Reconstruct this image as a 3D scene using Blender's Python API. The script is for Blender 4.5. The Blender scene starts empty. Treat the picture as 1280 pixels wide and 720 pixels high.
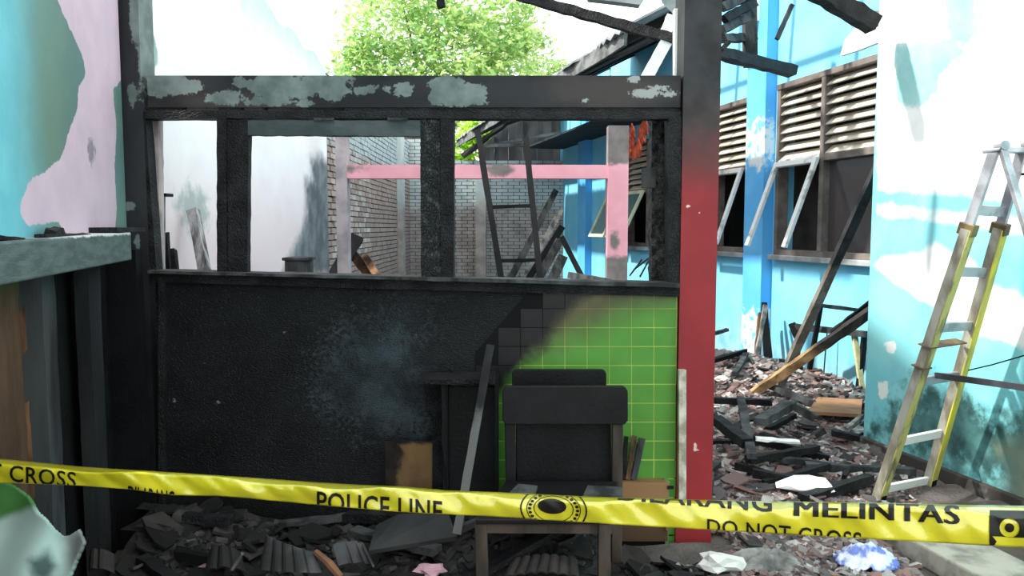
import bpy, bmesh, math, random
import numpy as np
from mathutils import Vector, Matrix, noise
random.seed(7)
R = random.Random(11)
SC = bpy.context.scene
COL = SC.collection

# ------------------------------------------------------------------ camera
F = 960.0
PITCH = math.atan(76 / F)
CAMZ = 1.5
cam_data = bpy.data.cameras.new('camera')
cam_data.sensor_width = 36; cam_data.lens = 27.0
cam_data.clip_start = 0.05; cam_data.clip_end = 300
cam = bpy.data.objects.new('camera', cam_data)
cam.location = (0, 0, CAMZ)
cam.rotation_euler = (math.pi / 2 - PITCH, 0, 0)
COL.objects.link(cam); SC.camera = cam

# ------------------------------------------------------------------ light
world = bpy.data.worlds.new('sky'); SC.world = world
world.use_nodes = True
wn = world.node_tree; wn.nodes.clear()
wo = wn.nodes.new('ShaderNodeOutputWorld'); wb = wn.nodes.new('ShaderNodeBackground')
wb.inputs['Color'].default_value = (0.96, 0.99, 1.0, 1); wb.inputs['Strength'].default_value = 1.5
wn.links.new(wb.outputs[0], wo.inputs[0])
sun_d = bpy.data.lights.new('sun', 'SUN'); sun_d.energy = 4.2; sun_d.angle = math.radians(2.0)
sun_d.color = (1.0, 0.97, 0.9)
sun = bpy.data.objects.new('sun', sun_d); COL.objects.link(sun)
SUNDIR = Vector((0.95, 0.12, -0.9)).normalized()
sun.rotation_euler = SUNDIR.to_track_quat('-Z', 'Y').to_euler(); sun.location = (-10, -2, 12)
SC.view_settings.view_transform = 'Standard'; SC.view_settings.look = 'None'
SC.view_settings.gamma = 1; SC.view_settings.exposure = 0.68
SC.view_settings.use_curve_mapping = False

# ------------------------------------------------------------------ pixel -> place
K = 0.243                       # all long walls run along (-K, 1)
KD = Vector((-K, 1, 0)).normalized(); KN = Vector((-KD.y, KD.x, 0))   # KN points towards the yard (left)
def ray(px, py):
    u = (px - 640) / F; v = (360 - py) / F
    return Vector((u, math.cos(PITCH) + v * math.sin(PITCH), v * math.cos(PITCH) - math.sin(PITCH)))
def at(px, py, Y):
    d = ray(px, py); return Vector((0, 0, CAMZ)) + d * (Y / d.y)
def onL(px, py, L):
    d = ray(px, py); return Vector((0, 0, CAMZ)) + d * (L / (d.x + K * d.y))
def onX(px, py, X):
    d = ray(px, py); return Vector((0, 0, CAMZ)) + d * (X / d.x)
def onZ(px, py, z):
    d = ray(px, py); return Vector((0, 0, CAMZ)) + d * ((z - CAMZ) / d.z)
YF = 3.6                        # the burnt partition
LL = -0.905                     # left wall plane
LR = onZ(1077, 545, 0.08); LR = LR.x + K * LR.y
LK = onZ(1150, 680, .1); LK = LK.x + K * LK.y   # kerb line
LB = 4.64                       # blue building wall
XI = -1.80                      # inner left wall
def wallp(L, Y, b, z):          # point on a K-wall, b metres out into the yard
    return Vector((L - K * Y, Y, z)) + KN * b

def wallq(L, Y, b, z):          # same for the left wall: b metres out into the yard (to the right)
    return Vector((L - K * Y, Y, z)) - KN * b

# ------------------------------------------------------------------ materials
def rgb(r, g, b):
    f = lambda c: ((c / 255) / 12.92) if c <= 10 else (((c / 255) + 0.055) / 1.055) ** 2.4
    return (f(r), f(g), f(b), 1)
class NT:
    def __init__(s, name):
        s.m = bpy.data.materials.new(name); s.m.use_nodes = True
        s.t = s.m.node_tree; s.t.nodes.clear()
        s.out = s.t.nodes.new('ShaderNodeOutputMaterial')
        s.b = s.t.nodes.new('ShaderNodeBsdfPrincipled'); s.t.links.new(s.b.outputs[0], s.out.inputs[0])
        s.geo = s.t.nodes.new('ShaderNodeNewGeometry')
    def n(s, ty): return s.t.nodes.new(ty)
    def l(s, a, b): s.t.links.new(a, b)
    def val(s, sock, v):
        if hasattr(v, 'is_linked') or hasattr(v, 'links'): s.l(v, sock)
        else: sock.default_value = v
    def math(s, op, a, b=None, c=None, clamp=False):
        n = s.n('ShaderNodeMath'); n.operation = op; n.use_clamp = clamp
        s.val(n.inputs[0], a)
        if b is not None: s.val(n.inputs[1], b)
        if c is not None: s.val(n.inputs[2], c)
        return n.outputs[0]
    def noise(s, scale, detail=4, rough=.55, vec=None, dist=0.0, stretch=None):
        n = s.n('ShaderNodeTexNoise'); n.inputs['Scale'].default_value = scale
        n.inputs['Detail'].default_value = detail; n.inputs['Roughness'].default_value = rough
        n.inputs['Distortion'].default_value = dist
        v = vec or s.geo.outputs['Position']
        if stretch:
            mp = s.n('ShaderNodeVectorMath'); mp.operation = 'MULTIPLY'; s.l(v, mp.inputs[0]); mp.inputs[1].default_value = stretch; v = mp.outputs[0]
        s.l(v, n.inputs['Vector'])
        return n.outputs['Fac']
    def voro(s, scale, vec=None, stretch=None):
        n = s.n('ShaderNodeTexVoronoi'); n.feature = 'DISTANCE_TO_EDGE'; n.inputs['Scale'].default_value = scale
        v = vec or s.geo.outputs['Position']
        if stretch:
            mp = s.n('ShaderNodeVectorMath'); mp.operation = 'MULTIPLY'; s.l(v, mp.inputs[0]); mp.inputs[1].default_value = stretch; v = mp.outputs[0]
        s.l(v, n.inputs['Vector'])
        return n.outputs['Distance']
    def mix(s, fac, a, b):
        n = s.n('ShaderNodeMix'); n.data_type = 'RGBA'
        s.val(n.inputs[0], fac); s.val(n.inputs[6], a); s.val(n.inputs[7], b)
        return n.outputs[2]
    def smooth(s, x, lo, hi):
        n = s.n('ShaderNodeMapRange'); n.interpolation_type = 'SMOOTHSTEP'
        s.val(n.inputs[0], x); n.inputs[1].default_value = lo; n.inputs[2].default_value = hi
        return n.outputs[0]
    def attr(s, name):
        n = s.n('ShaderNodeAttribute'); n.attribute_name = name; return n.outputs['Fac']
    def bump(s, h, strength=.3, dist=.01):
        n = s.n('ShaderNodeBump'); n.inputs['Strength'].default_value = strength; n.inputs['Distance'].default_value = dist
        s.l(h, n.inputs['Height']); s.l(n.outputs[0], s.b.inputs['Normal'])
MATS = {}
def mat(name, c1, c2=None, scale=6, rough=.75, bump=.3, bscale=60, bdist=.006, metal=0, layers=(), stretch=None,
        crack=None, alpha=None, trans=0, contrast=(.35, .65), rnd=None, spec=.22):
    """layers: (source, colour or (c1,c2), noise amplitude, noise scale, softness); source an attribute name or (nx,ny,nz,offset)"""
    if name in MATS: return MATS[name]
    s = NT(name)
    c = c1
    if c2 is not None:
        f = s.smooth(s.noise(scale, stretch=stretch), *contrast)
        c = s.mix(f, c1, c2)
    if rnd:
        oi = s.n('ShaderNodeObjectInfo'); cr = s.n('ShaderNodeValToRGB'); cr.color_ramp.interpolation = 'CONSTANT'
        els = cr.color_ramp.elements
        while len(els) < len(rnd): els.new(.5)
        for i, k in enumerate(rnd): els[i].position = i / len(rnd); els[i].color = k
        s.l(oi.outputs['Random'], cr.inputs[0])
        c = s.mix(s.math('MULTIPLY', s.smooth(s.noise(scale), *contrast), .45), cr.outputs[0], c2 or c1)
    for src, lc, amp, nsc, soft in layers:
        if isinstance(src, str): a = s.attr(src)
        else:
            d = s.n('ShaderNodeVectorMath'); d.operation = 'DOT_PRODUCT'; s.l(s.geo.outputs['Position'], d.inputs[0]); d.inputs[1].default_value = src[:3]
            a = s.math('ADD', d.outputs['Value'], src[3])
        nz = s.math('MULTIPLY', s.math('SUBTRACT', s.noise(nsc, 6, .65), .5), amp)
        f = s.smooth(s.math('ADD', a, nz), -soft, soft)
        if isinstance(lc[0], tuple): lc = s.mix(s.smooth(s.noise(scale * 1.7 + 2, 5), .3, .7), lc[0], lc[1])
        c = s.mix(f, c, lc)
    s.val(s.b.inputs['Base Color'], c)
    s.b.inputs['Roughness'].default_value = rough; s.b.inputs['Metallic'].default_value = metal
    s.b.inputs['Specular IOR Level'].default_value = spec
    if trans: s.b.inputs['Transmission Weight'].default_value = trans
    h = s.noise(bscale, 6, .6, stretch=stretch)
    if crack:
        v = s.smooth(s.voro(crack[0], stretch=crack[1]), 0, .18)
        h = s.math('ADD', s.math('MULTIPLY', v, 1.2), h)
    if bump: s.bump(h, bump, bdist)
    MATS[name] = s.m
    return s.m

BLK = rgb(30, 31, 33); BLK2 = rgb(52, 54, 57)
m_char = mat('charred_wood', rgb(15, 15, 16), rgb(34, 34, 36), 9, .62, .55, 70, .006, crack=(85, (1, 1, .6)))
m_charx = mat('charred_wood_crosswise', rgb(17, 17, 18), rgb(36, 36, 38), 7, .6, .45, 70, .006, crack=(75, (.5, 1, 1.2)))
m_charfine = mat('soot_black_board', rgb(11, 11, 12), rgb(20, 20, 22), 5, .6, .5, 60, .006)
m_chargrey = mat('ashen_wood', rgb(38, 39, 40), rgb(76, 78, 78), 10, .8, .8, 60, .008, stretch=(1, 1, .3))
m_ash = mat('ash_grey_timber', rgb(80, 80, 78), rgb(150, 148, 142), 9, .9, .7, 50, .006)
m_white = mat('white_painted_timber', rgb(226, 228, 222), rgb(180, 184, 180), 7, .6, .2, 60, .003, contrast=(.5, .8))
m_brownwood = mat('scorched_brown_wood', rgb(120, 88, 62), rgb(56, 42, 34), 12, .75, .5, 60, .005, stretch=(1, 1, .4))

# ------------------------------------------------------------------ mesh builders
class MB:
    def __init__(s): s.v = []; s.f = []
    def add(s, vs, fs):
        o = len(s.v); s.v += [Vector(v) for v in vs]; s.f += [tuple(i + o for i in f) for f in fs]; return s
    def hexa(s, p):   # 8 points: bottom 4 ccw, top 4 ccw
        return s.add(p, [(3, 2, 1, 0), (4, 5, 6, 7), (0, 1, 5, 4), (1, 2, 6, 5), (2, 3, 7, 6), (3, 0, 4, 7)])
    def box(s, x0, x1, y0, y1, z0, z1):
        return s.hexa([(x0, y0, z0), (x1, y0, z0), (x1, y1, z0), (x0, y1, z0), (x0, y0, z1), (x1, y0, z1), (x1, y1, z1), (x0, y1, z1)])
    def bar(s, p0, p1, w, h, up=(0, 0, 1), seg=1, jit=0.0, taper=1.0, w1=None, rag=0.0):
        """rectangular timber from p0 to p1; w across, h along up; jit roughens it"""
        p0 = Vector(p0); p1 = Vector(p1); d = (p1 - p0); Ln = d.length; d.normalize(); up = Vector(up)
        if abs(d.dot(up.normalized())) > .98: up = Vector((0, 1, 0)) if abs(d.y) < .9 else Vector((1, 0, 0))
        x = d.cross(up).normalized(); y = x.cross(d).normalized()
        vs = []; fs = []
        for i in range(seg + 1):
            t = i / seg; k = 1 + (taper - 1) * t
            for (a, b) in ((-1, -1), (1, -1), (1, 1), (-1, 1)):
                r = lambda: (R.random() - .5) * 2 * jit
                e = (R.random() - .5) * 2 * rag if i in (0, seg) else 0
                vs.append(p0 + d * (Ln * t + e) + x * (a * w / 2 * k + r()) + y * (b * h / 2 * k + r()))
        for i in range(seg):
            for j in range(4):
                a = i * 4 + j; b = i * 4 + (j + 1) % 4
                fs.append((a, b, b + 4, a + 4))
        fs.append((3, 2, 1, 0)); o = seg * 4; fs.append((o, o + 1, o + 2, o + 3))
        return s.add(vs, fs)
    def tube(s, pts, rad, n=8, cap=True):
        pts = [Vector(p) for p in pts]; vs = []; fs = []
        for i, p in enumerate(pts):
            d = (pts[min(i + 1, len(pts) - 1)] - pts[max(i - 1, 0)]).normalized()
            u = d.orthogonal().normalized() if i == 0 else (u - d * u.dot(d)).normalized()
            w = d.cross(u); r = rad[i] if isinstance(rad, (list, tuple)) else rad
            for k in range(n):
                a = 2 * math.pi * k / n; vs.append(p + u * (math.cos(a) * r) + w * (math.sin(a) * r))
        for i in range(len(pts) - 1):
            for k in range(n):
                a = i * n + k; b = i * n + (k + 1) % n; fs.append((a, b, b + n, a + n))
        if cap: fs.append(tuple(range(n - 1, -1, -1))); o = (len(pts) - 1) * n; fs.append(tuple(range(o, o + n)))
        return s.add(vs, fs)
    def prism(s, poly, off):   # poly: list of 3-D points, off: thickness vector
        n = len(poly); off = Vector(off); vs = [Vector(p) for p in poly] + [Vector(p) + off for p in poly]
        fs = [tuple(range(n)), tuple(range(2 * n - 1, n - 1, -1))] + [((i + 1) % n, i, i + n, (i + 1) % n + n) for i in range(n)]
        return s.add(vs, fs)
    def build(s, name, m, parent=None, bevel=0, kind=None, label=None, smooth=False, attrs=None, origin=None, recalc=True):
        me = bpy.data.meshes.new(name)
        if parent is not None: inv = parent.matrix_world.inverted(); vs = [inv @ v for v in s.v]; loc = None
        else:
            if origin is None:
                xs = [v.x for v in s.v]; ys = [v.y for v in s.v]; zs = [v.z for v in s.v]
                origin = Vector(((min(xs) + max(xs)) / 2, (min(ys) + max(ys)) / 2, min(zs)))
            loc = Vector(origin); vs = [v - loc for v in s.v]
        me.from_pydata([tuple(v) for v in vs], [], s.f); me.update()
        if recalc:
            bm = bmesh.new(); bm.from_mesh(me); bmesh.ops.recalc_face_normals(bm, faces=bm.faces); bm.to_mesh(me); bm.free()
        if attrs:
            for k, a in attrs.items():
                at_ = me.attributes.new(k, 'FLOAT', 'POINT'); at_.data.foreach_set('value', list(a))
        if smooth:
            for p in me.polygons: p.use_smooth = True
        me.materials.append(m)
        o = bpy.data.objects.new(name, me); COL.objects.link(o)
        if parent is not None: o.parent = parent
        else: o.location = loc
        if bevel:
            b = o.modifiers.new('bevel', 'BEVEL'); b.width = bevel; b.segments = 2; b.limit_method = 'ANGLE'
        if kind: o['kind'] = kind
        if label: o['label'] = label
        return o
def tag(o, label, cat, group=None, kind=None):
    o['label'] = label; o['category'] = cat
    if group: o['group'] = group
    if kind: o['kind'] = kind
    return o
def thing(name, loc, label=None, cat=None, group=None, rz=0, kind=None):
    o = bpy.data.objects.new(name, None); COL.objects.link(o); o.empty_display_size = .1
    o.location = loc; o.rotation_euler = (0, 0, rz)
    o.matrix_world = Matrix.Translation(Vector(loc)) @ Matrix.Rotation(rz, 4, 'Z')
    if label: o['label'] = label
    if cat: o['category'] = cat
    if group: o['group'] = group
    if kind: o['kind'] = kind
    return o
def sd_poly(x, y, poly):
    """signed distance, positive inside; x,y numpy arrays"""
    d = np.full(x.shape, 1e9); ins = np.zeros(x.shape, bool); n = len(poly)
    for i in range(n):
        x0, y0 = poly[i]; x1, y1 = poly[(i + 1) % n]
        ex, ey = x1 - x0, y1 - y0; L2 = ex * ex + ey * ey + 1e-12
        t = np.clip(((x - x0) * ex + (y - y0) * ey) / L2, 0, 1)
        d = np.minimum(d, np.hypot(x - x0 - t * ex, y - y0 - t * ey))
        c = ((y0 > y) != (y1 > y)) & (x < (x1 - x0) * (y - y0) / (y1 - y0 + 1e-12) + x0)
        ins ^= c
    return np.where(ins, d, -d)
def slab(name, O, U, V, T, u0, u1, v0, v1, step, m, fields=None, parent=None, kind=None, top=None, label=None):
    """wall slab: front grid O+U*u+V*v, thickness vector T; fields: name -> f(u, v) attribute; top: f(u) upper edge"""
    U = Vector(U); V = Vector(V); O = Vector(O); T = Vector(T)
    nu = max(1, int(round((u1 - u0) / step))); nv = max(1, int(round((v1 - v0) / step)))
    us = np.linspace(u0, u1, nu + 1); vs = np.linspace(0, 1, nv + 1)
    uu, vv = np.meshgrid(us, vs)
    tops = np.array([top(u) for u in us]) if top else np.full(nu + 1, v1)
    vv = v0 + vv * (tops[None, :] - v0)
    P = [O + U * float(a) + V * float(b) for a, b in zip(uu.ravel(), vv.ravel())]
    mb = MB(); N = len(P); w = nu + 1
    fs = [(j * w + i, j * w + i + 1, (j + 1) * w + i + 1, (j + 1) * w + i) for j in range(nv) for i in range(nu)]
    back = [p + T for p in P]
    fs += [(N + j * w + i, N + (j + 1) * w + i, N + (j + 1) * w + i + 1, N + j * w + i + 1) for j in range(nv) for i in range(nu)]
    for i in range(nu):
        fs.append((i, N + i, N + i + 1, i + 1)); a = nv * w + i; fs.append((a, a + 1, N + a + 1, N + a))
    for j in range(nv):
        a = j * w; fs.append((a, a + w, N + a + w, N + a)); a = j * w + nu; fs.append((a, N + a, N + a + w, a + w))
    mb.add(P + back, fs)
    at_ = {}
    for k, f in (fields or {}).items():
        a = np.asarray(f(uu, vv), dtype=float).ravel(); at_[k] = np.concatenate([a, a])
    return mb.build(name, m, parent, kind=kind, attrs=at_, label=label)
def uv_of(p, O, U, V): q = Vector(p) - Vector(O); return (q.dot(Vector(U)), q.dot(Vector(V)))
def union(*a): return np.maximum.reduce(a)

# =================================================================== SETTING
def ground_h(x, y):
    """height of the rubble over the ground"""
    h = 0.0
    # heap in front of the partition
    f = max(0, 1 - abs(y - 3.3) / .62) * (1 if x < .2 else max(0, 1 - (x - .2) / .22))
    h += .17 * min(1, f * 1.5) * (1 + .35 * math.sin(x * 3.1 + 1))
    # heap behind the red column
    L = x + K * y
    g = max(0, min(1, (y - 4.9) / 1.5)) * max(0, min(1, (x - .2) / .6)) * max(0, min(1, (LB - .1 - L) / .5 + .3))
    h += .16 * g * (1 + .5 * math.sin(y * 1.7 + x)) * max(.3, min(1, (13 - y) / 3))
    h += .05 * noise.noise(Vector((x * 2.1, y * 2.1, 3))) + .02
    return max(0.0, h)
m_ground = mat('ash_and_dust', rgb(92, 84, 80), rgb(128, 120, 116), 3.5, .95, 1.0, 45, .03,
               layers=[((-1, -.7, 0, 2.95), (rgb(24, 24, 25), rgb(48, 46, 45)), .8, 2.5, .5)])
mb = MB(); mb.box(-9, 12, -2, 30, -.2, 0.0)
fl = mb.build('floor', mat('packed_dirt', rgb(96, 88, 78), rgb(60, 56, 52), 2, .95, .4, 30, .02), kind='structure')
# ash layer (uneven)
step = .07; xs = np.arange(-2.2, 3.6, step); ys = np.arange(2.0, 13.5, step)
vs = []; fs = []; idx = {}
for j, y in enumerate(ys):
    for i, x in enumerate(xs):
        L = x + K * y
        if L > LB - .02 or (y < 3.62 and L > LK - .01) or (y <= 5.3 and L > LR - .02) or (x < XI and y > 3.6) or L < LL + .02 and y < 3.6: continue
        if (3.53 < y < 3.66 and -1.86 < x < 1.05) or (3.5 < y < 3.82 and .72 < x < 1.0): continue
        idx[(i, j)] = len(vs); vs.append((x, y, .003 + ground_h(x, y)))
for (i, j) in idx:
    q = [(i, j), (i + 1, j), (i + 1, j + 1), (i, j + 1)]
    if all(k in idx for k in q): fs.append(tuple(idx[k] for k in q))
mb = MB(); mb.add(vs, fs)
ash = mb.build('ash_bed', m_ground, recalc=False, smooth=True)
tag(ash, 'bed of ash and crushed rubble covering the yard floor', 'ash', kind='stuff')

# ---- left wall (near, painted, with a bare pink patch)
OL = Vector((LL, 0, 0)); UL = KD; VZ = Vector((0, 0, 1))
pink_px = [(70, -40), (72, 0), (80, 20), (92, 45), (105, 75), (107, 95), (98, 110), (96, 140), (84, 170), (78, 195), (60, 212), (38, 225), (27, 250), (24, 268), (34, 283),
           (55, 279), (72, 276), (80, 290), (95, 300), (120, 302), (143, 297), (146, 262), (143, 210), (146, 160), (141, 112), (153, 98), (158, 60), (159, -40)]
def polyL(px, L, O, U): return [uv_of(onL(x, y, L), O, U, VZ) for x, y in px]
pinkp = polyL(pink_px, LL, OL, UL)
uA = uv_of(onL(0, 200, LL), OL, UL, VZ)[0]
m_leftwall = mat('peeling_teal_and_pink_wall', rgb(90, 118, 114), rgb(104, 132, 124), 3, .75, .15, 30, .004,
    layers=[('cyan', (rgb(104, 178, 190), rgb(116, 190, 200)), .35, 1.6, .30), ('ochre', rgb(102, 126, 110), .3, 3, .25),
            ('pink', (rgb(206, 180, 192), rgb(196, 172, 184)), .035, 22, .003), ('speck', rgb(140, 130, 138), .12, 40, .01)])
uE = (3.52 / KD.y)
slab('wall_left', OL, UL, VZ, KN * 0.14, 0.0, uE, 1.40, 4.6, .03, m_leftwall, {
    'pink': lambda u, v: sd_poly(u, v, pinkp),
    'cyan': lambda u, v: (uA + .33 - u) + .0 * v,
    'ochre': lambda u, v: .16 - np.hypot((u - uA - .42) , (v - 1.85) * .5),
    'speck': lambda u, v: .05 - np.hypot((u - uv_of(onL(115, 205, LL), OL, UL, VZ)[0]), (v - 1.8) * 1.0)},
    kind='structure', top=lambda u: 3.9 + .36 * (u - 1.5))  # unseen sloping top, raised to cast the diagonal shadow on the right wall
# lower left: soot black backing below the counter beam
MBx = MB(); p = [wallq(LL, 0.6, -.16, 0), wallq(LL, 3.52, -.16, 0), wallq(LL, 3.52, -.22, 0), wallq(LL, .6, -.22, 0)]
MBx.hexa(p + [q + Vector((0, 0, 1.40)) for q in p])
bk = MBx.build('wall_left', m_charfine, kind='structure')
MBx = MB(); MBx.box(XI - .25, -1.70, 3.47, 3.53, 0, 1.40); MBx.box(XI - .25, XI - .0, 3.53, 3.72, 0, 3.0)
MBx.build('wall_left', m_charfine, kind='structure')
# gable outline, left unbuilt; raised wall tops out of view are added for shade
mb = MB(); mb.prism([(XI, 3.72, 0), (XI, 5.4, 0), (XI, 5.45, 4.62), (XI, 4.9, 4.95), (XI, 3.72, 4.62)], (-.15, 0, 0))
OI = Vector((XI, 0, 0)); UI = Vector((0, 1, 0))
def polyX(px): return [uv_of(onX(x, y, XI), OI, UI, VZ) for x, y in px]
soot = polyX([(380, 225), (415, 225), (420, 345), (378, 345), (352, 345), (372, 300), (384, 268)])
soot2 = polyX([(385, 200), (400, 190), (415, 205), (415, 300), (400, 260)])
smk = polyX([(228, 270), (215, 255), (232, 235), (256, 240), (262, 275), (250, 300), (238, 290)])
teal = polyX([(178, -60), (192, -60), (190, 30), (200, 85), (184, 95)])
green = polyX([(318, -30), (345, -30), (372, 30), (392, 66), (380, 60), (350, 20), (320, -5)])
m_inner = mat('sooty_white_plaster', rgb(250, 248, 248), rgb(242, 238, 238), 2, .85, .15, 30, .004, layers=[
    ('pinkish', rgb(232, 214, 216), .3, 3, .25), ('teal', (rgb(132, 160, 154), rgb(170, 188, 182)), .05, 20, .01), ('green', rgb(196, 222, 208), .3, 6, .2),
    ('smk', rgb(176, 182, 180), .25, 14, .06), ('soot', (rgb(96, 104, 108), rgb(138, 144, 148)), .25, 5, .09)])
def inner_top(y):
    if y < 4.95: return 4.62 + (y - 3.6) * .25  # near part rises out of view, height added to shade the yard
    if y < 5.5: return 4.95 - (y - 4.95) * 3.2
    return 3.13 - .04 * (y - 5.5) + .03 * math.sin(y * 9)
fI = {'soot': lambda u, v: union(sd_poly(u, v, soot), sd_poly(u, v, soot2) - .02),
      'smk': lambda u, v: sd_poly(u, v, smk), 'teal': lambda u, v: union(sd_poly(u, v, teal)),
      'green': lambda u, v: .12 - np.abs(v - 3.1) - np.where(u > 5.2, 0, 1) , 'pinkish': lambda u, v: (1.75 - v) * .5}
slab('wall_left', OI, UI, VZ, (-.15, 0, 0), 3.68, 7.55, 0, 3.1, .05, m_inner, fI, kind='structure', top=inner_top)

# ---- brick walls in the back (individual bricks near, joined bricks beyond)
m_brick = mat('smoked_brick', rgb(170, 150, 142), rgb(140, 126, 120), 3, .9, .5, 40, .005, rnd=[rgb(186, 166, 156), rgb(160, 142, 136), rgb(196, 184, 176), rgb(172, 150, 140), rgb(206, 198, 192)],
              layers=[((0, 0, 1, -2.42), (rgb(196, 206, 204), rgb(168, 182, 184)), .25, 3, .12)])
m_mortar = mat('mortar', rgb(96, 92, 90), rgb(70, 68, 68), 5, .95, .4, 60, .004)
m_wash = mat('whitewashed_brick', rgb(204, 214, 212), rgb(176, 186, 186), 1.5, .9, .4, 40, .005,
             layers=[((0, 0, -1, 1.9), (rgb(150, 140, 134), rgb(180, 172, 166)), .9, 1.2, .2)])
XB = -1.98
wb_ = thing('wall_left', (XB, 11.3, 0), kind='structure')
mb = MB(); mb.box(XB - .16, XB - .012, 7.6, 15.0, 0, 3.15); mb.build('mortar_core', m_mortar, wb_)
def brickbox(mb, y, z, L=.215):
    j = R.uniform(-.004, .006); mb.box(XB - .05, XB + .004 + j, y + .004, y + L - .004, z + .004, z + .058)
cnt = 0; rest = MB(); proto = None
cells = []
for row in range(46):
    z = row * .068
    for c in range(36):
        y = 7.62 + c * .225 + (.11 if row % 2 else 0)
        if y > 14.8: continue
        cells.append((y, z))
vis = sorted([c for c in cells if c[0] > 8.3 and c[1] > 1.15], key=lambda c: c[0])[:290]
visset = set(vis)
b0 = MB(); b0.box(-.025, .025, -.1, .1, -.028, .028)
for (y, z) in cells:
    if (y, z) in visset:
        if proto is None:
            me = bpy.data.meshes.new('brick'); me.from_pydata([tuple(v) for v in b0.v], [], b0.f); me.materials.append(m_brick)
            proto = me
        o = bpy.data.objects.new('brick', proto); o.parent = wb_
        o.location = Vector((XB - .012 + R.uniform(0, .01), y + .108, z + .033)) - Vector((XB, 11.3, 0))
        o.rotation_euler = (R.uniform(-.02, .02), 0, R.uniform(-.03, .03)); COL.objects.link(o)
    else: brickbox(rest, y, z)
rest.build('brick_courses', m_brick, wb_, kind='stuff', recalc=False)
mb = MB(); mb.box(XB - .05, XB + .09, 13.3, 13.62, 0, 3.15); mb.build('pilaster', m_wash, wb_)
# back wall at Y=15
wk = thing('wall_back', (0, 15.1, 0), kind='structure')
gb = thing('shed_gable', (at(650, 0, 15.4).x, 15.4, 2.78), 'smoke-grey boarded gable and roof edge above the whitewashed back wall', 'gable')
gp = [at(x, y, 15.3) for x, y in ((600, 186), (632, 156), (660, 140), (712, 118), (760, 118), (760, 203), (600, 203))]
m_gab = mat('smoke_grey_boards', rgb(112, 112, 110), rgb(84, 84, 84), 4, .85, .4, 30, .01, stretch=(1, 1, .3))
for i_ in range(9):
    xa_, xb_ = gp[0].x + (gp[5].x - gp[0].x) * i_ / 9, gp[0].x + (gp[5].x - gp[0].x) * (i_ + 1) / 9 - .001
    zt_ = lambda x: float(np.interp(x, [p.x for p in gp[:5]], [p.z for p in gp[:5]]))
    mb = MB(); mb.prism([(xa_, 15.3 + .012 * (i_ % 2), 2.79), (xb_, 15.3 + .012 * (i_ % 2), 2.79), (xb_, 15.3 + .012 * (i_ % 2), zt_(xb_)), (xa_, 15.3 + .012 * (i_ % 2), zt_(xa_))], (0, .03, 0)); mb.build('gable_board', m_gab, gb)
mb = MB(); mb.bar(at(578, 196, 15.0), at(634, 153, 15.0), .5, .05, seg=8, jit=.015); mb.bar(at(634, 153, 15.0), at(760, 112, 15.0), .5, .05, seg=8, jit=.015); mb.build('roof_edge', mat('dark_roof_edge', rgb(44, 44, 44), rgb(66, 64, 62), 5, .8, .4), gb)
mb = MB(); mb.bar(at(597, 184, 15.1), at(700, 166, 15.1), .06, .05); mb.build('tie_rail', mat('pale_grey_rail', rgb(140, 140, 138), rgb(110, 110, 108), 5, .8, .3), gb)
xj = at(548, 200, 15).x
mb = MB(); mb.box(-2.2, xj, 15.01, 15.2, 0, 3.25); mb.box(xj, 1.25, 15.01, 15.2, 0, 2.78); mb.build('mortar_core', m_mortar, wk)
mb = MB()
for row in range(47):
    z = row * .068
    for c in range(17):
        x = -2.1 + c * .225 + (.11 if row % 2 else 0)
        if z > 2.72 and x > xj - .2: continue
        if x > 1.0: continue
        mb.box(x + .004, x + .215, 14.985 + R.uniform(-.006, .006), 15.05, z + .004, z + .062)
mb.build('brick_courses', m_wash, wk, kind='stuff', recalc=False)
mb = MB(); xx = at(601, 300, 14.9).x; mb.box(xx - .1, xx + .1, 14.87, 15.02, 0, 2.78); mb.build('pilaster', m_wash, wk)

# ---- right wall (near, sunlit turquoise with white patches, one of them painted sunlight)
OR = Vector((LR, 0, 0))
def PR(px): return [uv_of(onL(x, y, LR), OR, KD, VZ) for x, y in px]
yC = onL(1097, 70, LR).y; uC = yC / KD.y
white_top = PR([(1098, -150), (1098, 236), (1150, 240), (1215, 244), (1290, 252), (1500, 270), (1500, -400)])
tealp = PR([(1118, 60), (1118, 128), (1150, 134), (1172, 118), (1182, 90), (1205, 70), (1210, 50), (1180, 45), (1150, 52)])
teal3 = PR([(1178, -80), (1230, -80), (1222, 40), (1205, 60), (1182, 45)])
band = PR([(1096, 268), (1160, 272), (1215, 282), (1290, 292), (1500, 330), (1500, 308), (1290, 275), (1215, 270), (1150, 262), (1096, 256)])
sunlit_patch = PR([(1130, 318), (1100, 322), (1090, 330), (1110, 350), (1160, 380), (1200, 410), (1290, 440), (1400, 460), (1400, 380), (1290, 372), (1235, 355), (1215, 320), (1190, 312), (1165, 302), (1150, 315)])  # sunlit area above the shadow edge, painted white into the wall colour
dirt = PR([(1090, 520), (1120, 500), (1160, 470), (1200, 490), (1230, 505), (1290, 520), (1500, 560), (1500, 760), (1290, 632), (1180, 590), (1077, 548)])
ochre = PR([(1255, 560), (1290, 545), (1500, 560), (1500, 700), (1290, 632), (1262, 620)])
peel = PR([(1105, 428), (1122, 425), (1118, 442), (1106, 440)]); peel2 = PR([(1098, 478), (1112, 475), (1108, 500), (1096, 498)])
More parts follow.
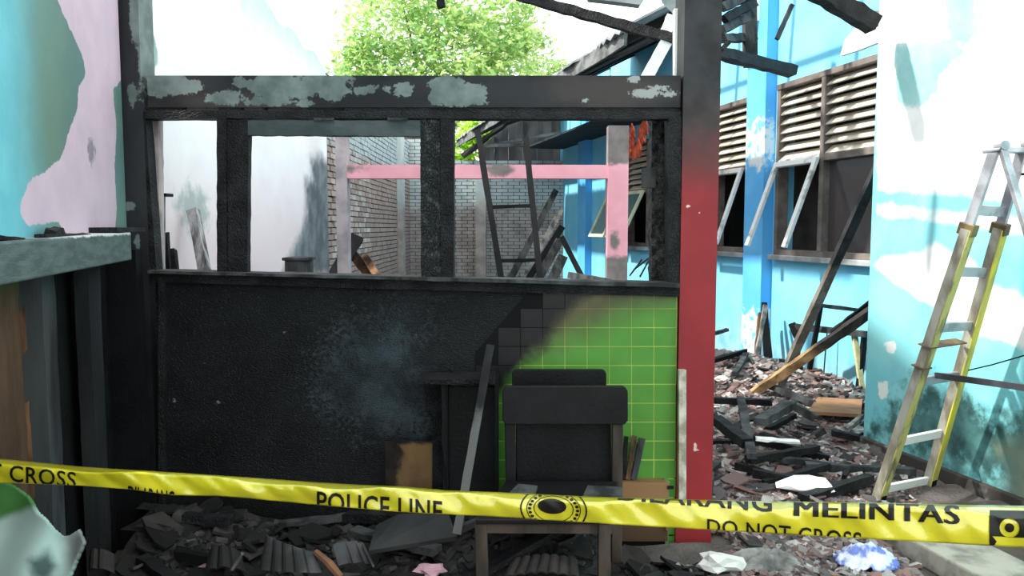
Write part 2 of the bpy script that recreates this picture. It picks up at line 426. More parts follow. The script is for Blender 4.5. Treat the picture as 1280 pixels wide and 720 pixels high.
m_right = mat('weathered_turquoise_wall', rgb(118, 196, 204), rgb(138, 208, 212), 2.5, .8, .15, 25, .004, layers=[
    ('white', (rgb(238, 240, 238), rgb(226, 232, 230)), .10, 6, .03), ('teal', (rgb(138, 190, 190), rgb(160, 205, 204)), .16, 9, .03),
    ('dirt', (rgb(44, 74, 72), rgb(88, 138, 136)), .7, 9, .11), ('ochre', (rgb(140, 146, 120), rgb(110, 130, 120)), .3, 6, .1),
    ('peel', rgb(225, 232, 228), .05, 25, .006)])
slab('wall_right', OR, KD, VZ, -KN * .2, .4, uC, 0.0, 3.9, .05, m_right, {
    'white': lambda u, v: union(sd_poly(u, v, white_top), sd_poly(u, v, band), sd_poly(u, v, sunlit_patch) - .01),
    'teal': lambda u, v: union(sd_poly(u, v, tealp), sd_poly(u, v, teal3)), 'dirt': lambda u, v: sd_poly(u, v, dirt) - .03, 'ochre': lambda u, v: sd_poly(u, v, ochre),
    'peel': lambda u, v: union(sd_poly(u, v, peel), sd_poly(u, v, peel2))}, kind='structure')
# return of that wall towards the blue building
mb = MB(); a = wallp(LR, yC, 0, 0); b = wallp(LB, yC, -.2, 0)
mb.hexa([a + Vector((.003, 0, 0)), a - KD * .2, b - KD * .2, b] + [q + Vector((0, 0, 3.9)) for q in (a, a - KD * .2, b - KD * .2, b)])
mb.build('wall_right', mat('turquoise_wall', rgb(120, 200, 208), rgb(140, 210, 214), 2, .8, .1), kind='structure')
# plinth
mb = MB(); y0 = .5; q = [wallp(LR, y0, .035, 0), wallp(LR, yC + .02, .035, 0), wallp(LR, yC + .02, -.05, 0), wallp(LR, y0, -.05, 0)]
mb.hexa(q + [v + Vector((0, 0, .085)) for v in q])
mb.build('baseboard_right', mat('grey_cement_skirting', rgb(66, 62, 58), rgb(132, 130, 124), 4, .9, .5, 30, .006, contrast=(.54, .64)), kind='structure', bevel=.006)

# ---- blue building wall with window openings
m_blue = mat('bright_blue_wall', rgb(118, 204, 240), rgb(134, 214, 244), 1.6, .7, .12, 25, .004,
             layers=[((0, 0, -1, .35), (rgb(150, 196, 206), rgb(104, 170, 190)), .5, 4, .2)])
wins = [(6.36, 7.90, 1.22, 2.93), (8.40, 9.95, 1.22, 2.90), (11.0, 12.5, 1.22, 2.75)]
mb = MB()
def wseg(mb, L, ya, yb, za, zb, b0=-.18, b1=0):
    q = [wallp(L, ya, b1, za), wallp(L, yb, b1, za), wallp(L, yb, b0, za), wallp(L, ya, b0, za)]
    mb.hexa(q + [v + Vector((0, 0, zb - za)) for v in q])
edges = [5.3]
for (a, b, z0, z1) in wins:
    wseg(mb, LB, edges[-1], a, 0, 4.2); wseg(mb, LB, a, b, 0, z0); wseg(mb, LB, a, b, z1, 4.2); edges.append(b)
wseg(mb, LB, edges[-1], 15.2, 0, 4.2)
mb.build('wall_right', m_blue, kind='structure')
mb = MB(); q = [wallp(LB, 15.02, .0, 0), wallp(LB, 15.2, 0, 0), wallp(LB, 15.2, -3, 0), wallp(LB, 15.02, -3, 0)]
m_pil = mat('blue_pilaster', rgb(92, 178, 238), rgb(108, 190, 242), 2, .6, .12, 25, .004, layers=[('scuff', rgb(228, 236, 240), .25, 9, .02)])
def pilaster(ya, yb, z1=4.2, out=.12, sc=None):
    O_ = wallp(LB, ya, out, 0)
    f = (lambda u, v: -.10 + .0 * u + .12 * np.cos((v - 2.35) * 3.2)) if sc else (lambda u, v: -1 + 0 * u)
    slab('trim_1' if sc else 'trim_2', O_, KD, VZ, -KN * (out + .01), 0, (yb - ya) / KD.y, 0, z1, .06, m_pil, {'scuff': f}, kind='structure')
pilaster(7.98, 8.33, sc=True); pilaster(13.4, 13.8)
# dark room behind the windows
mb = MB(); wseg(mb, LB, 5.6, 13.6, 0, 4.0, b0=-1.6, b1=-1.5)
mb.build('wall_back', mat('dim_room_wall', rgb(120, 118, 116), rgb(80, 80, 80), 2, .9, .1), kind='structure')
mb = MB(); wseg(mb, LB, 13.6, 13.7, 0, 4.0, b0=-1.6, b1=-.18); wseg(mb, LB, 5.3, 5.4, 0, 4.0, b0=-1.6, b1=-.18)
mb.build('wall_left', MATS['dim_room_wall'], kind='structure')
mb = MB(); wseg(mb, LB, 5.4, 13.6, 3.2, 3.3, b0=-1.6, b1=-.18)
mb.build('ceiling', mat('dim_room_ceiling', rgb(120, 118, 114), rgb(100, 98, 96), 2, .9, .1), kind='structure')

# ---- windows
m_wframe = mat('grey_brown_window_frame', rgb(96, 88, 84), rgb(128, 118, 112), 6, .6, .25, 50, .003)
m_slat = mat('pale_varnished_slat', rgb(222, 214, 198), rgb(184, 174, 158), 5, .45, .2, 50, .003, stretch=(1, .3, 3))
m_sash = mat('weathered_white_sash', rgb(220, 222, 220), rgb(150, 146, 140), 6, .55, .2, 50, .003, contrast=(.52, .7))
m_sashy = mat('cream_sash', rgb(226, 228, 196), rgb(200, 204, 170), 5, .55, .2, 50, .003)
m_glass = mat('tinted_glass', rgb(76, 70, 72), None, rough=.12, bump=0, trans=.1, spec=.8)
m_glasst = mat('teal_reflecting_glass', rgb(92, 132, 140), None, rough=.1, bump=0, trans=.2, spec=.8)
def wbar(mb, L, ya, yb, z0, z1, b0, b1): wseg(mb, L, ya, yb, z0, z1, b0, b1); return mb
def make_window(n, ya, yb, z0, z1, nsl, zl, sash, mid):
    r = thing('window_%d' % n, wallp(LB, (ya + yb) / 2, 0, z0), kind='structure')
    t = .055
    mb = MB(); wbar(mb, LB, ya, yb, z1 - t, z1, -.08, .05); wbar(mb, LB, ya, yb, z0, z0 + t, -.08, .04)
    wbar(mb, LB, ya, ya + t, z0 + t, z1 - t, -.08, .04); wbar(mb, LB, yb - t, yb, z0 + t, z1 - t, -.08, .04)
    mb.build('window_frame', m_wframe, r, bevel=.004)
    mb = MB(); wbar(mb, LB, mid - .03, mid + .03, z0 + t, z1 - t, -.08, .045); mb.build('mullion', m_wframe, r, bevel=.004)
    mb = MB(); wbar(mb, LB, ya + t, mid - .03, zl - .06, zl, -.07, .05); mb.build('transom', m_wframe, r, bevel=.004)
    mb = MB(); wbar(mb, LB, mid + .03, yb - t, zl - .06, zl, -.07, .05); mb.build('transom', m_sash, r, bevel=.004)
    for (a, b) in ((ya + t, mid - .03), (mid + .03, yb - t)):
        for i in range(nsl):
            zc = zl + (i + .5) * (z1 - t - zl) / nsl; h = (z1 - t - zl) / nsl
            mb = MB(); dz = R.uniform(-.006, .006)
            q = [wallp(LB, a, .035, zc - h * .42), wallp(LB, b, .035, zc - h * .42 + dz), wallp(LB, b, .027, zc - h * .42 - .008 + dz), wallp(LB, a, .027, zc - h * .42 - .008)]
            q2 = [wallp(LB, a, -.045, zc + h * .40), wallp(LB, b, -.045, zc + h * .40 + dz), wallp(LB, b, -.052, zc + h * .40 - .008 + dz), wallp(LB, a, -.052, zc + h * .40 - .008)]
            mb.hexa([q[3], q[2], q2[2], q2[3], q[0], q[1], q2[1], q2[0]]); mb.build('slat', m_slat, r)
    # fixed panes
    for (a, b, has) in ((ya + t, mid - .03, 'near' in sash), (mid + .03, yb - t, 'far' in sash)):
        if not has:
            mb = MB(); wbar(mb, LB, a, b, z0 + t, zl - .06, -.035, -.028); mb.build('pane', m_glass, r)
    return r
def open_sash(r, L, ya, yb, zt, zb, ang, ms, mg, bottom=True, pane=True):
    """top-hung sash swung out into the yard"""
    h = zt - zb; w = .055
    def P(y, s, e=0):    # s distance down the sash, e out of its plane
        return wallp(L, y, .05 + math.sin(ang) * s + e * math.cos(ang), zt - math.cos(ang) * s + e * math.sin(ang))
    mb = MB()
    def rail(y0, y1, s0, s1):
        q = [P(y0, s1), P(y1, s1), P(y1, s1, .035), P(y0, s1, .035), P(y0, s0), P(y1, s0), P(y1, s0, .035), P(y0, s0, .035)]
        mb.hexa(q)
    rail(ya, ya + w, 0, h); rail(yb - w, yb, 0, h); rail(ya + w, yb - w, 0, w)
    if bottom: rail(ya + w, yb - w, h - w, h)
    s = mb.build('window_sash', ms, r, bevel=.004)
    if pane:
        mb = MB(); q = [P(ya + w, h - w, .01), P(yb - w, h - w, .01), P(yb - w, h - w, .016), P(ya + w, h - w, .016), P(ya + w, w, .01), P(yb - w, w, .01), P(yb - w, w, .016), P(ya + w, w, .016)]
        mb.hexa(q); g = mb.build('pane', mg, r)
    return s
r1 = make_window(1, 6.36, 7.90, 1.22, 2.93, 8, 2.17, ('far',), 7.17)
open_sash(r1, LB, 7.18, 7.86, 2.14, 1.25, .36, m_sash, m_glass, bottom=False, pane=False)
r2 = make_window(2, 8.40, 9.95, 1.22, 2.90, 8, 2.17, ('near', 'far'), 9.12)
open_sash(r2, LB, 8.46, 9.07, 2.14, 1.26, .34, m_sash, m_glass, pane=False)
open_sash(r2, LB, 9.16, 9.9, 2.14, 1.26, .34, m_sash, m_glass, pane=False)
r3 = make_window(3, 11.0, 12.5, 1.22, 2.75, 8, 2.05, ('near', 'far'), 11.75)
open_sash(r3, LB, 11.06, 11.70, 2.02, 1.26, .45, m_sashy, m_glasst)
open_sash(r3, LB, 11.80, 12.45, 2.02, 1.26, .45, m_sashy, m_glasst)
for i, (a, b, z0, z1) in enumerate(wins):
    mb = MB(); wseg(mb, LB, a - .03, b + .03, z0 - .05, z0, -.1, .09); mb.build('window_sill', mat('pale_cement_sill', rgb(176, 180, 180), rgb(140, 144, 144), 5, .8, .2), (r1, r2, r3)[i], bevel=.005)

# ---- kerb by the right wall
mb = MB(); LK = onZ(1150, 680, .1); LK = LK.x + K * LK.y
y0, y1 = 1.2, 3.6
q = [wallp(LK, y0, 0, 0), wallp(LK, y1, 0, 0), wallp(LK, y1, -.30, 0), wallp(LK, y0, -.30, 0)]
mb.hexa(q + [v + Vector((0, 0, .1)) for v in q])
k_ = mb.build('concrete_kerb', mat('weathered_concrete', rgb(176, 172, 158), rgb(108, 108, 98), 6, .9, .6, 40, .008), bevel=.01)
tag(k_, 'weathered concrete kerb running beside the turquoise wall', 'kerb')

# =================================================================== THE BURNT PARTITION
OP = Vector((0, YF, 0)); UX = Vector((1, 0, 0))
def PF(px, Y=YF): return [(at(x, y, Y).x, at(x, y, Y).z) for x, y in px]
def ell(px, Y=YF):
    """irregular blots given as (cx, cy, rx, ry) pixels on the plane Y"""
    out = []
    for cx, cy, rx, ry in px:
        c = at(cx, cy, Y); out.append((c.x, c.z, rx * Y / F, ry * Y / F))
    def f(u, v):
        d = np.full(u.shape, -9.0)
        for x, z, a, b in out: d = np.maximum(d, (1 - np.hypot((u - x) / a, (v - z) / b)) * min(a, b))
        return d
    return f
PEEL = (rgb(122, 134, 130), rgb(88, 100, 97))
m_beam = mat('blackened_header_paint', rgb(30, 31, 34), rgb(44, 45, 48), 5, .62, .3, 40, .005, stretch=(.5, 1, 1),
             layers=[('brown', rgb(64, 58, 56), .1, 8, .04), ('peel', PEEL, .070, 34, .003), ('scuff', rgb(150, 152, 150), .05, 60, .003)])
# header beam
zt = at(500, 96, YF).z; zb = at(500, 135.5, YF).z
xl = at(188, 110, YF).x; xr = at(849, 110, YF).x
slab('header_beam', OP + Vector((0, -.03, 0)), UX, VZ, (0, .12, 0), xl, xr, zb, zt, .012, m_beam, {
    'peel': ell([(212, 106, 30, 14), (198, 112, 14, 10), (240, 110, 16, 9), (285, 124, 24, 9), (303, 104, 9, 6), (345, 108, 34, 15), (372, 112, 26, 12), (395, 104, 22, 10), (340, 127, 30, 6),
                 (418, 112, 18, 16), (425, 100, 16, 8), (450, 115, 14, 5), (465, 112, 8, 5), (485, 112, 4, 4), (505, 113, 13, 8), (560, 112, 24, 16), (575, 124, 34, 10), (590, 118, 20, 12), (548, 126, 12, 8), (380, 130, 12, 5)]),
    'scuff': ell([(806, 118, 18, 5), (820, 112, 12, 3), (790, 100, 8, 4), (732, 127, 4, 2), (832, 119, 12, 3)]),
    'brown': ell([(760, 115, 70, 20), (300, 130, 60, 10)])})
tag(bpy.data.objects['header_beam'], 'long blackened header beam with flaking grey-green paint above the empty window frame', 'beam')
# left post
pl = thing('timber_post', (at(172, 600, YF).x, YF, 0), 'tall blackened corner post between the left wall and the empty window frame', 'post')
m_post = mat('blackened_post_paint', rgb(32, 33, 37), rgb(48, 50, 54), 4, .6, .4, 40, .005, stretch=(1, 1, .4), layers=[
    ('char', (rgb(12, 12, 13), rgb(22, 23, 24)), .3, 5, .2), ('peel', PEEL, .04, 30, .003)])
xa, xb = at(163, 300, YF).x, at(190, 300, YF).x
slab('post_shaft', OP + Vector((0, -.05, 0)), UX, VZ, (0, .14, 0), xa, xb, 0, 3.0, .02, m_post, {
    'char': lambda u, v: 1.05 - v, 'peel': ell([(172, 120, 6, 14), (168, 258, 9, 6), (178, 300, 4, 10), (184, 60, 5, 60), (176, 20, 8, 40)])}, pl)
mb = MB(); x0, x1 = at(153, 300, YF).x, at(161, 300, YF).x; mb.box(x0, x1, YF - .075, YF + .05, .32, 1.52)
mb.build('edge_strip', mat('grey_green_edge_strip', rgb(112, 124, 122), rgb(60, 66, 68), 5, .7, .3, 40, .004), pl, label='grey-green strip along the front edge')
mb = MB(); mb.box(x0 - .02, x1 + .01, YF - .06, YF + .05, 1.5, 3.0); mb.build('edge_board', m_chargrey, pl)

# red column
m_col = mat('red_painted_column', rgb(150, 46, 48), rgb(134, 42, 46), 3, .55, .15, 30, .003, layers=[
    ((0, 0, 1, -1.78), (rgb(58, 50, 50), rgb(76, 60, 58)), .35, 5, .22), ((0, 0, 1, -2.05), (rgb(28, 29, 31), rgb(48, 50, 52)), .25, 8, .14),
    ('nick', rgb(220, 190, 186), .01, 60, .002)])
c = thing('column', (at(872, 600, YF).x, YF + .05, 0), 'square red painted column, charred black at the top', 'column')
x0, x1 = at(848, 300, YF).x, at(893, 300, YF).x
slab('shaft', OP + Vector((0, -.05, 0)), UX, VZ, (0, .2, 0), x0, x1, 0, 3.1, .03, m_col, {'nick': ell([(864, 553, 3, 5), (858, 258, 4, 3), (874, 485, 3, 2), (870, 266, 2, 2), (868, 557, 5, 4)])}, c)
mb = MB(); mb.bar(at(852.5, 462, YF - .07), at(852.5, 645, YF - .07), .035, .03, (0, 1, 0)); mb.build('edge_strip', mat('chipped_cream_paint', rgb(214, 208, 190), rgb(150, 140, 124), 14, .7, .3), c, bevel=.003, label='chipped cream strip')

# window frame of the partition
wf = thing('window_frame', (-.4, YF, at(500, 350, YF).z), 'blackened empty window frame with a glassless left sash', 'window frame')
def fbar(name, x0, y0, x1, y1, w, h=.07, yy=YF, m=m_char, seg=8, jit=.0015, bev=0, lab=None, up=(0, 1, 0)):
    mb = MB(); mb.bar(at(x0, y0, yy), at(x1, y1, yy), w * yy / F, h, (0, 1, 0), seg=seg, jit=jit)
    return mb.build(name, m, wf, bevel=bev, label=lab)
# bars: width given in pixels across the face
def rail(name, x0, x1, yt0, yb0, yt1, yb1, depth=.07, yy=YF, m=m_charx, root=None, jit=.0015, seg=24):
    mb = MB(); vs = []
    n = seg
    for i in range(n + 1):
        t = i / n; x = x0 + (x1 - x0) * t; yt = yt0 + (yt1 - yt0) * t; yb = yb0 + (yb1 - yb0) * t
        for (py, dy) in ((yb, -1), (yb, 1), (yt, 1), (yt, -1)):
            p = at(x, py, yy); p.y = yy + dy * depth / 2
            vs.append(p + Vector((0, R.uniform(-jit, jit), R.uniform(-jit, jit))))
    fs = []
    for i in range(n):
        for j in range(4): a = i * 4 + j; b = i * 4 + (j + 1) % 4; fs.append((a, b, b + 4, a + 4))
    fs += [(3, 2, 1, 0), (n * 4, n * 4 + 1, n * 4 + 2, n * 4 + 3)]
    mb.add(vs, fs); return mb.build(name, m, root or wf)
def stile(name, y0, y1, xl0, xr0, xl1, xr1, depth=.07, yy=YF, m=m_char, root=None, jit=.0015, seg=18, lab=None):
    mb = MB(); vs = []; n = seg
    for i in range(n + 1):
        t = i / n; y = y0 + (y1 - y0) * t
        for (px, dy) in ((xl0 + (xl1 - xl0) * t, -1), (xr0 + (xr1 - xr0) * t, -1), (xr0 + (xr1 - xr0) * t, 1), (xl0 + (xl1 - xl0) * t, 1)):
            p = at(px, y, yy); p.y = yy + dy * depth / 2
            vs.append(p + Vector((R.uniform(-jit, jit), R.uniform(-jit, jit), 0)))
    fs = []
    for i in range(n):
        for j in range(4): a = i * 4 + j; b = i * 4 + (j + 1) % 4; fs.append((a, b, b + 4, a + 4))
    fs += [(3, 2, 1, 0), (n * 4, n * 4 + 1, n * 4 + 2, n * 4 + 3)]
    mb.add(vs, fs); return mb.build(name, m, root or wf, label=lab)
rail('top_rail', 186, 848, 139.5, 149.5, 140, 150, .08)
for (a, b) in ((186, 231), (276, 303), (331, 333), (432, 848)):   # packing where the rail still touches the beam
    rail('packing_strip', a, b, 134.5, 139.6, 134.5, 140, .05, seg=3)
rail('sill_rail', 196, 846, 338, 352, 357, 370, .10, YF, m_charx)
rail('sill_ledge', 194, 846, 337, 340.5, 353, 358, .15, YF - .02, m_chargrey)
stile('mullion', 148, 345, 275, 287, 275, 287, .08)
stile('mullion', 148, 352, 551.5, 568, 552, 568, .08)
stile('jamb', 148, 364, 833, 849, 833, 848, .09)
stile('jamb', 148, 340, 183, 186, 183, 200, .07, m=m_char, seg=6)
stile('jamb', 150, 338, 186, 201, 190, 203, .05, YF + .07, mat('scorched_pale_jamb', rgb(190, 176, 172), rgb(110, 104, 104), 9, .8, .4, 50, .004, stretch=(1, 1, .3)), lab='pale scorched inner lining')
stile('burnt_post', 152, 362, 813, 834, 812, 833, .08, YF + .16, mat('alligator_char', rgb(34, 34, 35), rgb(96, 96, 94), 22, .7, 1.0, 60, .012, crack=(70, (1, 1, 1.4))), jit=.004, seg=40, lab='deeply cracked charred post behind the jamb')
mb = MB(); p = at(812, 222, YF + .1); mb.box(p.x - .04, p.x + .03, p.y - .01, p.y + .0, p.z - .05, p.z + .045); mb.build('hinge_plate', m_chargrey, wf, bevel=.003)
# the left sash
sashr = wf
stile('sash_stile', 150, 343, 286.5, 313, 287, 311, .045, YF - .01, m_char)
stile('sash_stile', 150, 347, 526, 551, 527, 551.5, .045, YF - .01, mat('silvered_char', rgb(44, 46, 46), rgb(96, 102, 100), 14, .65, 1, 60, .01, crack=(90, (1, 1, .6)), contrast=(.5, .75)), lab='silvery cracked charred stile')
rail('sash_rail', 312, 527, 151, 169.5, 151.5, 171, .045, YF - .01, mat('grey_green_char', rgb(60, 68, 70), rgb(84, 92, 92), 8, .65, .6, 50, .006, stretch=(.4, 1, 1)))
mb = MB();
for px in (405, 497):
    p = at(px, 149, YF - .045); mb.box(p.x - .045, p.x + .045, p.y - .006, p.y + .004, p.z - .006, p.z + .006)
    b_ = mb.build('hinge', m_chargrey, wf); mb = MB()

# lower panel: black board left, green tiles right
pn = thing('half_wall', (-.4, YF, 0), 'half-height wall panel below the window frame, charred black left and green tiled right', 'wall panel')
x0 = at(198, 400, YF).x; x1 = at(845, 400, YF).x; xs_ = at(610, 400, YF).x
ztop = at(500, 356, YF).z
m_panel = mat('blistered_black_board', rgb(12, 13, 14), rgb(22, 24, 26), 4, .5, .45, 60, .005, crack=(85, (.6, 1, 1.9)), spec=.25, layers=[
    ('painted_sheen', (rgb(22, 30, 34), rgb(52, 64, 69)), .6, 55, .07), ('speck', rgb(120, 124, 124), .05, 60, .003), ('hole', rgb(4, 4, 4), .004, 40, .003)])
painted_sheen = PF([(430, 400), (520, 380), (540, 470), (545, 560), (470, 555), (385, 500), (400, 440)])  # area where a sheen is painted into the black board colour
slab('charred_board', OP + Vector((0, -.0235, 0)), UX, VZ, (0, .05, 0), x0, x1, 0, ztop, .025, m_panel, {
    'painted_sheen': lambda u, v: sd_poly(u, v, painted_sheen) * .7 - .02, 'speck': ell([(356, 414, 3, 2), (275, 503, 3, 3), (258, 455, 2, 1.5), (262, 545, 2, 2), (220, 500, 2, 4)]),
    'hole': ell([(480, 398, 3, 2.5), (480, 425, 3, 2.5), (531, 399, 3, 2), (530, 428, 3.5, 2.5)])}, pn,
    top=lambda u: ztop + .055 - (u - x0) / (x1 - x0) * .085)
mb = MB(); mb.bar(at(203, 346, YF - .035), at(203, 690, YF - .035), .03, .03, (0, 1, 0)); mb.bar(at(200, 349, YF - .03), at(620, 361, YF - .03), .03, .022)
mb.build('moulding', m_char, pn, bevel=.003)
# tiles
def line_layer(p, q):
    """plane through two pixels of the panel, positive above and left of it"""
    a = at(*p, YF); b = at(*q, YF); n = Vector((-(a.z - b.z), 0, a.x - b.x)).normalized()
    return (n.x, 0, n.z, -(n.x * a.x + n.z * a.z))
LB1 = line_layer((812, 380), (640, 452)); LB2 = line_layer((734, 362), (640, 470))
m_tile = mat('green_tile', rgb(84, 142, 54), rgb(76, 132, 48), 4, .45, .08, 30, .002, spec=.3, layers=[
    (LB1, (rgb(92, 88, 58), rgb(74, 76, 46)), .16, 5, .10), (LB2, (rgb(12, 13, 14), rgb(20, 22, 23)), .16, 5, .05)])
m_grout = mat('yellow_green_grout', rgb(176, 198, 96), rgb(150, 176, 84), 6, .8, .2, layers=[
    (LB1, rgb(136, 124, 80), .16, 5, .10), (LB2, rgb(10, 11, 12), .16, 5, .05)])
gx0 = at(628, 400, YF).x; tw = 27.8 * YF / F; th = 23.6 * YF / F
gz1 = at(700, 363, YF).z
mb = MB(); mb.prism([(at(660, 364, YF).x, YF - .0175, gz1 - .004), (at(594, 440, YF).x, YF - .0175, at(594, 440, YF).z), (at(594, 466, YF).x, YF - .0175, .04), (x1, YF - .0175, .04), (x1, YF - .0175, gz1 - .0)], (0, -.008, 0))
mb.build('grout_bed', m_grout, pn)
tme = None
ncol = 9
bdry = lambda px: 466 - (px - 622) * (466 - 364) / (712 - 622)
for j in range(14):
    for i in range(ncol):
        px0 = 845 - (i + 1) * 27.8 + 0; cx = px0 + 14; cy = 374 + j * 23.6
        if cy > 690: continue
        if cy < bdry(cx) - 34: continue
        if tme is None:
            t = MB(); t.box(-tw / 2 + .0016, tw / 2 - .0016, -.003, .003, -th / 2 + .0016, th / 2 - .0016)
            tme = bpy.data.meshes.new('tile'); tme.from_pydata([tuple(v) for v in t.v], [], t.f); tme.materials.append(m_tile)
        p = at(cx, cy, YF - .024)
        o = bpy.data.objects.new('tile', tme); o.parent = pn; o.location = p - Vector((-.4, YF, 0))
        o.rotation_euler = (R.uniform(-.008, .008), 0, R.uniform(-.008, .008)); COL.objects.link(o)

# =================================================================== LEFT: counter beam and charred studs
mb = MB(); a = onL(-30, 331, LL + .07); b = onL(148, 311, LL + .07)
yA, yB = 1.7, 3.16
q = [wallq(LL, yA, .10, 1.355), wallq(LL, yB, .10, 1.365), wallq(LL, yB, .0, 1.365), wallq(LL, yA, .0, 1.355)]
vs = []
mb.hexa(q + [q[0] + Vector((0, 0, .105)), q[1] + Vector((0, 0, .115)), q[2] + Vector((0, 0, .115)), q[3] + Vector((0, 0, .105))])
o = mb.build('counter_beam', mat('grey_weathered_board', rgb(92, 106, 104), rgb(74, 86, 86), 10, .8, .5, 60, .005, stretch=(1, 1, 4), layers=[((0, 0, 1, -1.468), rgb(190, 196, 194), .03, 20, .004)]), bevel=.006)
tag(o, 'thick grey-green board along the foot of the teal and pink wall', 'beam')
mb = MB(); mb.bar(wallq(LL, 2.95, .05, 1.49), wallq(LL, 3.42, .05, 1.49), .10, .018, jit=.001, seg=4)
tag(mb.build('charred_batten', m_char), 'thin black batten lying on the right end of the grey-green board', 'batten')
mb = MB(); mb.bar(wallq(LL, 2.30, .05, 1.475), wallq(LL, 2.75, .05, 1.472), .03, .012, seg=6, jit=.004); mb.bar(wallq(LL, 2.38, .05, 1.482), wallq(LL, 2.50, .04, 1.49), .03, .02, seg=3, jit=.006)
tag(mb.build('burnt_scrap', m_char), 'small black burnt scrap on the grey-green board below the pink patch', 'scrap')
mb = MB(); mb.bar(wallq(LL, 1.95, .05, 1.475), wallq(LL, 2.14, .05, 1.462), .03, .012, seg=3, jit=.003)
tag(mb.build('burnt_scrap', m_char), 'black burnt scrap on the grey-green board at the left edge of the photo', 'scrap')
m_blister = mat('blistered_brown_board', rgb(100, 74, 58), rgb(70, 52, 40), 7, .7, .6, 40, .008, stretch=(1, 1, .25), layers=[((0, 0, 1, -1.30), rgb(70, 84, 50), .15, 9, .05)])
def stud(px0, px1, Lp, m, label, w_b=.04, z0=0, z1=1.355, name='wall_board', jit=.002):
    y0_ = onL(px0, 450, Lp).y; y1_ = onL(px1, 450, Lp).y
    mb = MB(); p0 = wallq(Lp, (y0_ + y1_) / 2, 0, z0); p1 = wallq(Lp, (y0_ + y1_) / 2, 0, z1)
    n = 14; vs = []; W = (y1_ - y0_) / KD.y / 2
    for i in range(n + 1):
        c = p0.lerp(p1, i / n)
        for (sa, sb) in ((-1, 1), (1, 1), (1, -1), (-1, -1)):
            vs.append(c + KD * (sa * W + R.uniform(-jit, jit)) + (-KN) * (sb * w_b / 2 + R.uniform(-jit, jit)))
    fs = []
    for i in range(n):
        for j in range(4): a = i * 4 + j; b = i * 4 + (j + 1) % 4; fs.append((a, b, b + 4, a + 4))
    fs += [(3, 2, 1, 0), (n * 4, n * 4 + 1, n * 4 + 2, n * 4 + 3)]
    mb.add(vs, fs); return tag(mb.build(name, m), label, 'board', 'boards below the grey-green board')
stud(-60, 24, LL - .07, m_blister, 'brown blistered board at the left edge, below the grey-green board', jit=.004)
stud(28, 38, LL - .05, m_brownwood, 'narrow mottled brown lath beside the brown blistered board', .03, jit=.004)
stud(41, 58, LL - .02, mat('dim_grey_stud', rgb(30, 32, 34), rgb(62, 66, 68), 6, .8, .5, 50, .005, stretch=(1, 1, .25)), 'grey charred upright stud beside the mottled brown lath', .07)
stud(66, 100, LL - .11, m_charfine, 'black charred board recessed between the two grey uprights')
stud(106, 121, LL - .03, mat('dull_charred_stud', rgb(26, 28, 30), rgb(40, 42, 44), 6, .7, .5, 50, .005, stretch=(1, 1, .3)), 'dark grey charred upright stud with a bolt slot, nearer the corner post', .05)
stud(128, 150, LL - .11, m_charfine, 'black charred board beside the corner post')

# =================================================================== THINGS BY THE HALF WALL
# school chairs
m_chairblk = mat('burnt_black_chair_wood', rgb(17, 16, 17), rgb(25, 24, 25), 6, .55, .35, 50, .004)
m_chairleg = mat('sooty_brown_chair_wood', rgb(84, 72, 62), rgb(50, 44, 40), 9, .7, .4, 50, .004, stretch=(1, 1, .3))
ch = thing('school_chair', (.10, 2.95, 0), 'charred school chair before the green tiles, its brown front legs below the tape', 'chair')
def cbar(name, p0, p1, w, h, m, up=(0, 1, 0), bevel=.004, root=ch):
    mb = MB(); mb.bar(p0, p1, w, h, up); return mb.build(name, m, root, bevel=bevel)
YB_, YS = 3.22, 2.80
def rounded_board(name, x0, y0, x1, y1, Y, th, m, root, rad=8, sk=0):
    """upright board with rounded upper corners, px rectangle on plane Y"""
    pts = []
    for (cx, cy, a0) in ((x0 + rad, y0 + rad, 180), (x1 - rad, y0 + rad, 90)):
        for k in range(5):
            a = math.radians(a0 - k * 22.5); pts.append((cx + math.cos(a) * rad, cy - math.sin(a) * rad))
    pts += [(x1, y1 - 5), (x1 - 4, y1), (x0 + 4, y1), (x0, y1 - 5)]
    mb = MB(); mb.prism([at(x, y, Y) for x, y in pts], (0, th, 0)); return mb.build(name, m, root, bevel=.004)
rounded_board('backrest', 628, 483, 785, 531, YB_ - .03, .025, m_chairblk, ch)
cbar('back_post', at(772, 488, YB_ + .01), at(770, 720, YB_ + .01), .045, .04, m_chairleg)
cbar('back_post', at(637, 488, YB_ + .01), at(640, 720, YB_ + .01), .045, .04, m_chairblk)
mb = MB(); mb.prism([at(x, y, YB_ + .035) for x, y in ((646, 528), (764, 528), (764, 603), (646, 603))], (0, .012, 0)); mb.build('back_panel', m_charfine, ch)
# seat
zs = at(690, 652, YS).z
mb = MB(); p0 = at(592, 0, YS).x; p1 = at(767, 0, YS).x; q0 = at(632, 0, YB_).x; q1 = at(778, 0, YB_).x
mb.hexa([(p0, YS - .03, zs), (p1, YS - .03, zs), (q1, YB_ - .02, zs), (q0, YB_ - .02, zs), (p0, YS - .03, zs + .02), (p1, YS - .03, zs + .02), (q1, YB_ - .02, zs + .02), (q0, YB_ - .02, zs + .02)])
mb.build('seat', m_chairblk, ch, bevel=.004)
cbar('front_rail', at(598, 659, YS) , at(765, 660, YS), .02, .042, m_chairleg, (0, 0, 1))
for (xa, xb) in ((601, 603), (755, 755)):
    pa = at(xa, 652, YS); pb = at(xb, 720, YS); d = (pb - pa); pb = pa + d * ((pa.z) / -d.z)
    cbar('leg', pa, pb, .046, .046, m_chairleg)
cbar('side_rail', Vector((p0 + .03, YS, zs - .03)), Vector((q0 + .02, YB_, zs - .03)), .02, .05, m_chairblk, (0, 0, 1))
